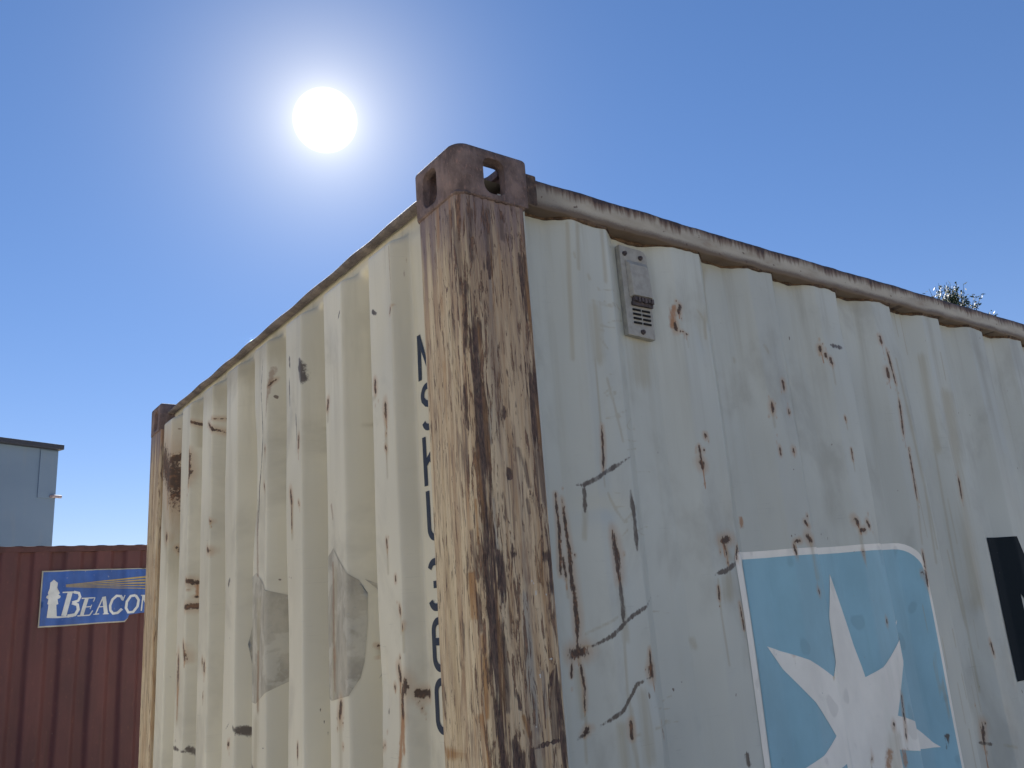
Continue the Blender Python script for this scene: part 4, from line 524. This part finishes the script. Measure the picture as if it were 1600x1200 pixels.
# base frame, roof
for y0 in (0.004, W_ - .064): box_obj('bottom_side_rail', .1785, LEN - .1785, y0, y0 + .06, .02, .172, beam_rust, box)
box_obj('bottom_end_rail', .006, .09, .1625, W_ - .1625, .02, .172, beam_rust, box)
box_obj('door_sill', LEN - .09, LEN - .006, .1625, W_ - .1625, .02, .168, beam_rust, box)
box_obj('door_header', LEN - .09, LEN - .006, .1625, W_ - .1625, 2.472, 2.56, beam_rust, box)
box_obj('floor', .09, LEN - .09, .066, W_ - .066, .10, .14, beam_rust, box)
xs = line(.06, LEN - .06, .01); ys = line(.035, W_ - .035, .4); X, Y = np.meshgrid(xs, ys, indexing='ij')
tri = np.abs(((X / .21) % 1) - .5) * 2; Z = 2.536 + .012 * np.clip(tri * 2.2 - .6, 0, 1)
roof_mat = plain('roof_paint', (.36, .35, .31), .6, .3, .25, 4)
grid_obj('roof', np.stack([X, Y, Z], -1), roof_mat, box, {}, np.stack([X, Y, X * 0], -1))

# placing functions for things painted or stuck on the sheets
def on_side(U, Z, off):
    e = .002; d = side_depth(U, Z); g_ = (side_depth(U + e, Z) - side_depth(U - e, Z)) / (2 * e); n = np.sqrt(1 + g_ ** 2)
    return np.stack([U + off * g_ / n, d - off / n, Z], -1)
def on_end(U, Z, off):
    e = .002; d = end_depth(U, Z); g_ = (end_depth(U + e, Z) - end_depth(U - e, Z)) / (2 * e); n = np.sqrt(1 + g_ ** 2)
    return np.stack([d - off / n, U + off * g_ / n, Z], -1)

def painted(name, base, k=1.0, rough=.5):
    t = NT(name, rough, .4); sz = t.attr('sz', True)
    a = t.noise(sz, (9, 4, 1), 4, .6); b = t.noise(sz, (60, 20, 1), 3, .6); s1 = t.noise(sz, (30, 2.5, 1), 3, .6)
    c = t.mix(t.st(a, .3, .7), tuple(x * .93 for x in base), tuple(min(1, x * 1.07) for x in base))
    c = t.mix(t.ma('MULTIPLY', t.st(s1, .52, .75), .22 * k), c, (base[0] * .72, base[1] * .78, base[2] * .74))
    bl = t.noise(sz, (16, 11, 3), 1, .4); c = t.mix(t.ma('MULTIPLY', t.st(bl, .66, .71), .35 * k), c, tuple(x * .62 for x in base))
    pk = t.noise(sz, (150, 80, 4), 2, .5); c = t.mix(t.ma('MULTIPLY', t.st(pk, .75, .78), .7), c, (.30, .31, .29))
    c, rm, nf = marks_layer(t, sz, c)
    return t.done(c, t.ma('ADD', t.ma('MULTIPLY', rm, .3), rough), rm, .001, .3)
def round_rect(x0, x1, z0, z1, r, n=8):
    return [(a, b + ((a - 1.1) * .022 if b > z1 - .1 else 0)) for a, b in round_rect_(x0, x1, z0, z1, r, n)]
def round_rect_(x0, x1, z0, z1, r, n=8):
    o = []
    for cx, cz, a0 in ((x1 - r[1], z1 - r[1], 0), (x0 + r[0], z1 - r[0], 90), (x0 + r[2], z0 + r[2], 180), (x1 - r[3], z0 + r[3], 270)):
        rr = {0: r[1], 90: r[0], 180: r[2], 270: r[3]}[a0]
        for k in range(n + 1):
            a = math.radians(a0 + 90 * k / n); o.append((cx + rr * math.cos(a), cz + rr * math.sin(a)))
    return o
blue_m = painted('star_blue_paint', (.28, .50, .575)); white_m = painted('star_white_paint', (.90, .86, .75), 1.0)
navy_m = painted('navy_letter_paint', (.004, .010, .014), .2, .9)
sq = (.700, 1.490, .995, 1.757)
bord = decal('emblem_border', [round_rect(sq[0], sq[1], sq[2], sq[3], (.02, .085, .085, .085))], on_side, white_m, box, .0010, .006, .03, SIDE_MARKS)
field = decal('emblem_field', [round_rect(sq[0] + .030, sq[1] - .013, sq[2] + .014, sq[3] - .017, (.015, .075, .075, .075))], on_side, blue_m, box, .0018, .006, .03, SIDE_MARKS)
def curve(a, c, b, n=7):
    return [((1 - t) ** 2 * a[0] + 2 * t * (1 - t) * c[0] + t * t * b[0], (1 - t) ** 2 * a[1] + 2 * t * (1 - t) * c[1] + t * t * b[1]) for t in [i / n for i in range(n)]]
SP = [((1.086, 1.690), (1.135, 1.53), (1.150, 1.436)), ((1.150, 1.436), (1.26, 1.475), (1.352, 1.562)), ((1.352, 1.562), (1.285, 1.44), (1.222, 1.338)), ((1.222, 1.338), (1.33, 1.315), (1.432, 1.235)),
      ((1.432, 1.235), (1.31, 1.24), (1.205, 1.262)), ((1.205, 1.262), (1.21, 1.15), (1.235, 1.060)), ((1.235, 1.060), (1.16, 1.12), (1.100, 1.215)), ((1.100, 1.215), (1.03, 1.12), (.970, 1.062)),
      ((.970, 1.062), (.985, 1.17), (.985, 1.262)), ((.985, 1.262), (.87, 1.23), (.765, 1.232)), ((.765, 1.232), (.88, 1.27), (.963, 1.325)), ((.963, 1.325), (.90, 1.42), (.802, 1.536)),
      ((.802, 1.536), (.90, 1.51), (.990, 1.452)), ((.990, 1.452), (1.05, 1.56), (1.086, 1.690))]
star = []
for a, c, b in SP: star += curve(a, c, b)
decal('emblem_star', [star], on_side, white_m, box, .0026, .006, .03, SIDE_MARKS)
# first letter of the painted name, its left stem at the photo's edge
zt, zb = 1.775, 1.347; x0 = 1.935
M_ = [(x0, zt), (x0 + .135, zt), (x0 + .22, 1.56), (x0 + .305, zt), (x0 + .44, zt), (x0 + .44, zb), (x0 + .345, zb), (x0 + .345, 1.60), (x0 + .245, zb + .02), (x0 + .195, zb + .02), (x0 + .095, 1.60), (x0 + .095, zb), (x0, zb)]
decal('letter', [M_], on_side, navy_m, box, .0016, .006, .03, SIDE_MARKS)

# vertical identification letters on the end wall
SH = .105
def glyph(ch, w=.100, h=SH, t=.0145):
    def arc(cx, cy, rx, ry, a0, a1, n=8): return [(cx + rx * math.cos(math.radians(a0 + (a1 - a0) * i / n)), cy + ry * math.sin(math.radians(a0 + (a1 - a0) * i / n))) for i in range(n + 1)]
    r = .020; k = t / 2
    G = {
     'M': [[(k, 0), (k, h)], [(k, h - .004), (w / 2, h * .04), (w - k, h - .004)], [(w - k, h), (w - k, 0)]],
     'S': [arc(w - r - k, h - r - k, r, r, 20, 90) + arc(r + k, h - r - k, r, r, 90, 200) + [(r, h / 2 + .008), (w - r, h / 2 - .008)] + arc(w - r - k, r + k, r, r, 20, -90) + arc(r + k, r + k, r, r, -90, -160)],
     'K': [[(k, 0), (k, h)], [(k + .004, h * .45), (w - k, h)], [(k + .018, h * .58), (w - k, 0)]],
     'U': [[(k, h)] + arc(r + k, r + k, r, r, 180, 270) + arc(w - r - k, r + k, r, r, 270, 360) + [(w - k, h)]],
     '3': [arc(r + k, h - r - k, r, r, 160, 90) + arc(w - r - k, h - r - k, r, r, 90, 0) + [(w - k, h / 2 + .012), (w - k - .010, h / 2)], [(w - k - .010, h / 2), (k + .014, h / 2)], [(w - k - .010, h / 2), (w - k, h / 2 - .012)] + arc(w - r - k, r + k, r, r, 0, -90) + arc(r + k, r + k, r, r, -90, -160)],
     '6': [arc(w - r - k, h - r - k, r, r, 20, 90) + arc(r + k, h - r - k, r, r, 90, 180) + arc(r + k, r + k, r, r, 180, 270) + arc(w - r - k, r + k, r, r, -90, 0) + arc(w - r - k, h * .55 - r, r, r, 0, 90) + [(k + .005, h * .55)]],
     '0': [arc(w - r - k, h - r - k, r, r, 0, 90) + arc(r + k, h - r - k, r, r, 90, 180) + arc(r + k, r + k, r, r, 180, 270) + arc(w - r - k, r + k, r, r, 270, 360) + [(w - k, h - r - k)]],
     '4': [[(w * .72, 0), (w * .72, h)], [(w * .70, h), (k, h * .3), (w, h * .3)]],
    }[ch]
    return G, t
letter_m = painted('stencil_navy', (.022, .033, .058), .5, .5)
for ch, ztop, uleft in (('M', 2.258, .284), ('S', 2.142, .277), ('K', 2.026, .279), ('U', 1.910, .276), ('3', 1.770, .283), ('6', 1.653, .277), ('0', 1.537, .276), ('4', 1.402, .277)):
    G, t = glyph(ch); polys = []
    for li, st_ in enumerate(G):
        quads, _ = strip(st_, t); polys += [(li, [(uleft - .004 - a, ztop - SH + b) for a, b in q]) for q in quads]
    decal('letter', polys, on_end, letter_m, box, .0012, .004, .02, END_MARKS)

# dull patches where old diamond placards were torn away
film = NT('placard_residue', .62, .35); sz_n = film.attr('sz', True)
a_ = film.noise(sz_n, (40, 9, 1), 4, .65); b_ = film.noise(sz_n, (150, 70, 1), 3, .6)
cf = film.mix(film.st(a_, .35, .7), (.48, .44, .34), (.34, .31, .245)); cf = film.mix(film.ma('MULTIPLY', film.st(b_, .62, .7), .5), cf, (.36, .35, .31))
e_ = film.noise(sz_n, (26, 12, 5), 5, .65, .4); cf = film.mix(film.ma('MULTIPLY', film.st(e_, .50, .60), .55), cf, (.60, .57, .46))
cf, rm_, _n = marks_layer(film, sz_n, cf); film_m = film.done(cf)
D1 = [(.651, 1.832), (.760, 1.765), (.785, 1.66), (.76, 1.52), (.667, 1.486), (.61, 1.494), (.575, 1.499), (.566, 1.535), (.563, 1.57), (.5605, 1.65), (.5600, 1.72), (.566, 1.75), (.577, 1.771)]
D1b = [(.562, 1.752), (.551, 1.738), (.538, 1.706), (.533, 1.573), (.553, 1.530), (.547, 1.56), (.5435, 1.62), (.544, 1.69), (.553, 1.728)]
D2 = [(1.167, 1.816), (1.33, 1.77), (1.34, 1.62), (1.33, 1.48), (1.165, 1.463), (1.094, 1.493), (1.062, 1.531), (1.060, 1.733), (1.096, 1.764)]
decal('placard_residue', [D1], on_end, film_m, box, .0010, .004, .02, END_MARKS)
decal('placard_residue', [D1b], on_end, film_m, box, .0010, .004, .02, END_MARKS)
decal('placard_residue', [D2], on_end, film_m, box, .0010, .004, .02, END_MARKS)

# air vent cover in the first recess under the rail
vent_m = plain('vent_plate_paint', (.35, .34, .30), .55, .35, .12, 60, .0008)
vdark = rust_material('vent_rust', (.05, .045, .05), (.13, .11, .11), 2.0)
yv = .0275
bm = bmesh.new()
ring = [(.4600, 2.240), (.5440, 2.236), (.5470, 2.440)] + [(.5470 - .018 + .018 * math.cos(math.radians(a)), 2.440 + .018 * math.sin(math.radians(a))) for a in (30, 60, 90)] + [(.4600, 2.4600)]
f0 = [bm.verts.new((x, yv, z)) for x, z in ring]; f1 = [bm.verts.new((x, yv + .014, z)) for x, z in ring]
bm.faces.new(f0); bm.faces.new(f1[::-1])
for i in range(len(ring)): bm.faces.new((f0[i], f1[i], f1[(i + 1) % len(ring)], f0[(i + 1) % len(ring)]))
vent = bm_obj('vent_cover', bm, vent_m, box, .0012)
bm = bmesh.new()   # raised hood, tapering back at its top
hv = [(.474, yv - .0005, 2.425), (.540, yv - .0005, 2.425), (.542, yv - .0005, 2.332), (.476, yv - .0005, 2.332), (.478, yv - .010, 2.412), (.537, yv - .010, 2.412), (.539, yv - .012, 2.335), (.480, yv - .012, 2.335)]
V = [bm.verts.new(q) for q in hv]
for f in ((0, 1, 5, 4), (1, 2, 6, 5), (2, 3, 7, 6), (3, 0, 4, 7), (4, 5, 6, 7)): bm.faces.new([V[i] for i in f])
bm_obj('vent_hood', bm, vent_m, vent)
bm = bmesh.new()
for i in range(6): add_box(bm, .481 + i * .0105, .488 + i * .0105, yv - .013, yv - .001, 2.321 - .002 * (i % 2), 2.3315)
add_box(bm, .478, .5425, yv - .007, yv - .001, 2.312, 2.3205)
bm_obj('vent_lip', bm, vdark, vent)
bm = bmesh.new()
for r_ in range(4):
    for c_ in range(2): add_box(bm, .480 + c_ * .030, .504 + c_ * .030, yv - .003, yv - .0006, 2.300 - r_ * .0105, 2.3045 - r_ * .0105)
bm_obj('vent_slots', bm, black, vent)
for (x, z) in ((.474, 2.440), (.524, 2.437), (.505, 2.250)):
    bm = bmesh.new(); cyl(bm, (x, yv, z), (x, yv - .005, z), .0062, .0052, 14); cyl(bm, (x, yv - .005, z), (x, yv - .0075, z), .003, .0025, 10); bm_obj('rivet', bm, vdark, vent)

# ------------------------------------------------------------------ the red-brown container behind
RA = Vector((-.0079, 7.75, 0)); RANG = -.027614
red = empty('shipping_container', RA, RANG, 'dark red brown corrugated container at far left with a torn blue lighthouse sign', 'container')
def red_material():
    t = NT('red_brown_paint', .6, .3); o = t.attr('sz', True)
    a = t.noise(o, (3, 1.2, 1), 4, .6); b = t.noise(o, (26, 1.8, 1), 4, .6); f = t.noise(o, (30, 14, 1), 4, .6); s1 = t.noise(o, (22, 11, 1), 2)
    c = t.mix(t.st(a, .3, .7), (.125, .046, .043), (.088, .036, .036)); c = t.mix(t.ma('MULTIPLY', t.st(b, .48, .72), .5), c, (.085, .034, .030))
    c = t.mix(t.ma('MULTIPLY', t.st(f, .58, .75), .35), c, (.20, .085, .06)); c = t.mix(t.ma('MULTIPLY', t.st(s1, .74, .78), .6), c, (.30, .20, .17))
    return t.done(c, None, f, .002, .4)
red_m = red_material(); red_dark = plain('red_brown_beam', (.085, .034, .031), .6, .3, .2, 12)
RU0, RU1 = -4.0, 2.058
def red_depth(u, z):
    u = u + .004 * wob(u * 2, z * .8, 71); t = ((u - .12) / .262) % 1.0
    return 0.008 + .036 * np.interp(t, [0, .08, .22, .50, .64, 1.0], [0, 0, 1, 1, 0, 0]) + .003 * wob(u * 2, z * 2, 72)
us = line(RU0 + .16, RU1 - .16, .012); zs = line(.15, 2.535, .05); U, Z = np.meshgrid(us, zs, indexing='ij')
grid_obj('side_wall_panel', np.stack([U, red_depth(U, Z), Z], -1), red_m, red, {}, np.stack([U, Z, U * 0], -1))
us = line(RU0 + .06, RU1 - .06, .01); V_ = line(0.01, 2.42, .2); U, Yv = np.meshgrid(us, V_, indexing='ij')
tri = np.abs(((U + .02) / .172 % 1) - .5) * 2
grid_obj('roof', np.stack([U, Yv, 2.583 + .005 * np.clip(tri * 1.8 - .35, 0, 1)], -1), plain('red_roof', (.20, .11, .10), .6, .3, .3, 5), red, {}, np.stack([U, Yv, U * 0], -1))
box_obj('top_side_rail', RU0 + .17, RU1 - .17, .002, .06, 2.53, 2.583, red_dark, red)
box_obj('bottom_side_rail', RU0 + .17, RU1 - .17, .002, .06, .02, .155, red_dark, red)
box_obj('far_wall', RU0 + .02, RU1 - .02, 2.38, 2.43, .02, 2.57, red_dark, red)
for a in (RU0, RU1 - .05): box_obj('end_wall', a + .008, a + .042, .165, 2.376, .03, 2.575, red_dark, red)
for a in (RU0, RU1 - .165):
    for b in (0.0, 2.273): box_obj('corner_post', a, a + .165, b, b + .162, .12, 2.478, red_dark, red, .01)
for cx, sx in ((RU0, 1), (RU1, -1)):
    for cy, sy in ((0, 1), (2.438, -1)):
        for cz, k in ((2.48, 1), (.118, -1)):
            o = bpy.data.objects.new('corner_casting', cast_me); o.location = (cx, cy, cz); o.scale = (sx, sy, k); link(o, red)
def on_red(U, Z, off): return np.stack([U, red_depth(U, Z) * .55 - .012 - off, Z], -1)
def sign_mat(name, base, k):
    t = NT(name, .45, .4); o = t.attr('sz', True); a = t.noise(o, (5, 3, 1), 4, .6); b = t.noise(o, (40, 30, 1), 4, .6); v = t.noise(o, (9, .6, 1), 3)
    c = t.mix(t.st(a, .3, .7), tuple(x * .75 for x in base), tuple(min(1, x * 1.15) for x in base)); c = t.mix(t.ma('MULTIPLY', t.st(v, .45, .65), k), c, tuple(x * .5 for x in base))
    c = t.mix(t.ma('MULTIPLY', t.st(b, .66, .70), .7), c, (.30, .30, .32)); return t.done(c)
sg = decal('painted_sign', [SIGN['border']], on_red, sign_mat('sign_edge', (.42, .38, .30), .2), red, .001, .03, .1)
decal('sign_ground', [SIGN['blue']], on_red, sign_mat('sign_blue', (.035, .105, .36), .35), sg, .004, .03, .1)
decal('lighthouse', [SIGN['tower']], on_red, sign_mat('sign_white', (.62, .62, .60), .1), sg, .007, .03, .1)
decal('light_beams', [SIGN['beam%d' % k] for k in range(5)], on_red, sign_mat('sign_gold', (.46, .33, .09), .3), sg, .006, .03, .1)
polys = []
for li, (l, w) in enumerate(SIGN_STROKES): polys += [(li % 8, q) for q in strip(l, w)[0]]
decal('lettering', polys, on_red, sign_mat('sign_letter_white', (.66, .66, .64), .1), sg, .0075, .03, .1)

# ------------------------------------------------------------------ the pale building far left
ca, sa = .930, .367
bld = empty('building', (1.617, 16.31, 0), math.atan2(sa, ca) , 'pale blue grey building with dark roof edge, behind the red brown container', 'building')
wall_b = NT('render_wall', .8, .2); o_ = wall_b.objc(); a1 = wall_b.noise(o_, (.5, .5, .9), 4); a2 = wall_b.noise(o_, (6, 6, 1.2), 4, .6)
cb = wall_b.mix(wall_b.st(a1, .3, .7), (.165, .235, .32), (.19, .265, .355)); cb = wall_b.mix(wall_b.ma('MULTIPLY', wall_b.st(a2, .5, .75), .3), cb, (.24, .28, .31)); wall_b = wall_b.done(cb)
box_obj('wall', -12, 0, 0, 8, 0, 5.24, wall_b, bld, .01)
box_obj('roof', -12.1, .04, -.12, 8.1, 5.24, 5.33, plain('dark_roof_edge', (.045, .05, .065), .6), bld, .01)
box_obj('pilaster', -.34, -.01, -.02, 0.0, 4.33, 5.215, wall_b, bld, .004)
bm = bmesh.new(); cyl(bm, (-.10, -.05, 4.37), (.08, -.05, 4.37), .028); cyl(bm, (-.10, .0, 4.37), (-.10, -.05, 4.37), .025); bm_obj('bracket', bm, plain('pipe_pink', (.36, .30, .32), .6), bld)
bm = bmesh.new(); pts = [(-12, -.03, 3.42), (-3, -.03, 3.36), (-.02, -.03, 3.30), (.10, -.03, 3.32), (.17, -.03, 3.27), (.10, -.03, 3.22), (.0, -.03, 3.24)]
for a, b in zip(pts[:-1], pts[1:]): cyl(bm, a, b, .012, seg=6)
bm_obj('cable', bm, plain('cable_grey', (.30, .32, .34), .6), bld)

# ------------------------------------------------------------------ the tree whose top shows over the container roof
rng = random.Random(5)
TB = Vector((16.7, 7.0, 0))
tree = empty('tree', TB, 0, 'distant tree, its sparse twiggy top showing above the rusty container rail', 'tree')
bark = plain('bark', (.10, .08, .06), .9, .1, .3, 15, .01); 
lt = NT('leaf', .6, .3); ol = lt.objc(); al = lt.noise(ol, (3, 3, 3), 3); leaf = lt.done(lt.mix(lt.st(al, .35, .65), (.028, .05, .028), (.05, .075, .04)))
bm = bmesh.new(); tips = []
def branch(a, d, L, r, lev):
    n = 4; p_ = a
    for i in range(n):
        q = p_ + d * (L / n); cyl(bm, p_, q, r * (1 - i / n * .45), r * (1 - (i + 1) / n * .45), 6, False)
        p_ = q; d = (d + Vector((rng.uniform(-.2, .2), rng.uniform(-.2, .2), rng.uniform(-.05, .2)))).normalized()
        if lev < 4 and i >= 1:
            for _ in range(2 if lev < 3 else 2):
                dd = (d + Vector((rng.uniform(-.9, .9), rng.uniform(-.9, .9), rng.uniform(-.1, .7)))).normalized()
                branch(p_, dd, L * rng.uniform(.5, .68), r * .5, lev + 1)
        if lev >= 3: tips.append((p_.copy(), lev))
branch(Vector((0, 0, 0)), Vector((0, 0, 1)), 3.6, .17, 0)
top = max(t_[0].z for t_ in tips)
for v_ in bm.verts: v_.co.z *= 6.2 / top
tips = [(Vector((p_.x, p_.y, p_.z * 6.2 / top)), l_) for p_, l_ in tips]
bm_obj('trunk', bm, bark, tree)
vs, fs = [], []
def leaf_at(c, s):
    a = Vector((rng.uniform(-1, 1), rng.uniform(-1, 1), rng.uniform(-1, 1))).normalized(); b = a.orthogonal().normalized() * .45
    i = len(vs); vs.extend([c - a * s, c + b * s, c + a * s, c - b * s]); fs.append((i, i + 1, i + 2, i + 3))
def twig(a, b, n):
    d = (b - a).normalized(); s = d.orthogonal().normalized() * .008; t = d.cross(s).normalized() * .008; i = len(vs)
    vs.extend([a + s, a + t, a - s - t, b + s * .3, b + t * .3, b - (s + t) * .3]); fs.extend([(i, i + 1, i + 4, i + 3), (i + 1, i + 2, i + 5, i + 4), (i + 2, i, i + 3, i + 5)])
    for _ in range(n): leaf_at(a.lerp(b, rng.uniform(.25, 1.02)) + Vector((rng.gauss(0, .03), rng.gauss(0, .03), rng.gauss(0, .03))), rng.uniform(.028, .055))
for (p_, lev) in tips:
    if p_.z < 6.9:
        for _ in range(rng.randint(6, 14)): leaf_at(p_ + Vector((rng.gauss(0, .09), rng.gauss(0, .09), rng.gauss(0, .09))), rng.uniform(.02, .05))
for i in range(130):   # the upright topmost shoots
    r = abs(rng.gauss(0, .38)); th = rng.uniform(0, 6.28); bx, by = r * math.cos(th), r * math.sin(th)
    tz = 7.58 - .55 * (r / .75) ** 2 + rng.uniform(-.6, .04); base = Vector((bx * .7, by * .7, min(tz - .35, 6.75)))
    twig(base, Vector((bx + rng.gauss(0, .05), by + rng.gauss(0, .05), tz)), rng.randint(14, 28) if tz < 7.45 else rng.randint(6, 13))
for i in range(60):
    r = rng.uniform(.3, 1.0); th = rng.uniform(0, 6.28); bx, by = r * math.cos(th), r * math.sin(th)
    twig(Vector((bx * .8, by * .8, 6.2)), Vector((bx, by, 6.75 + rng.uniform(-.3, .12))), 26)
mesh_obj('crown', vs, fs, leaf, tree)
tree.location = (16.28, 6.60, 0)
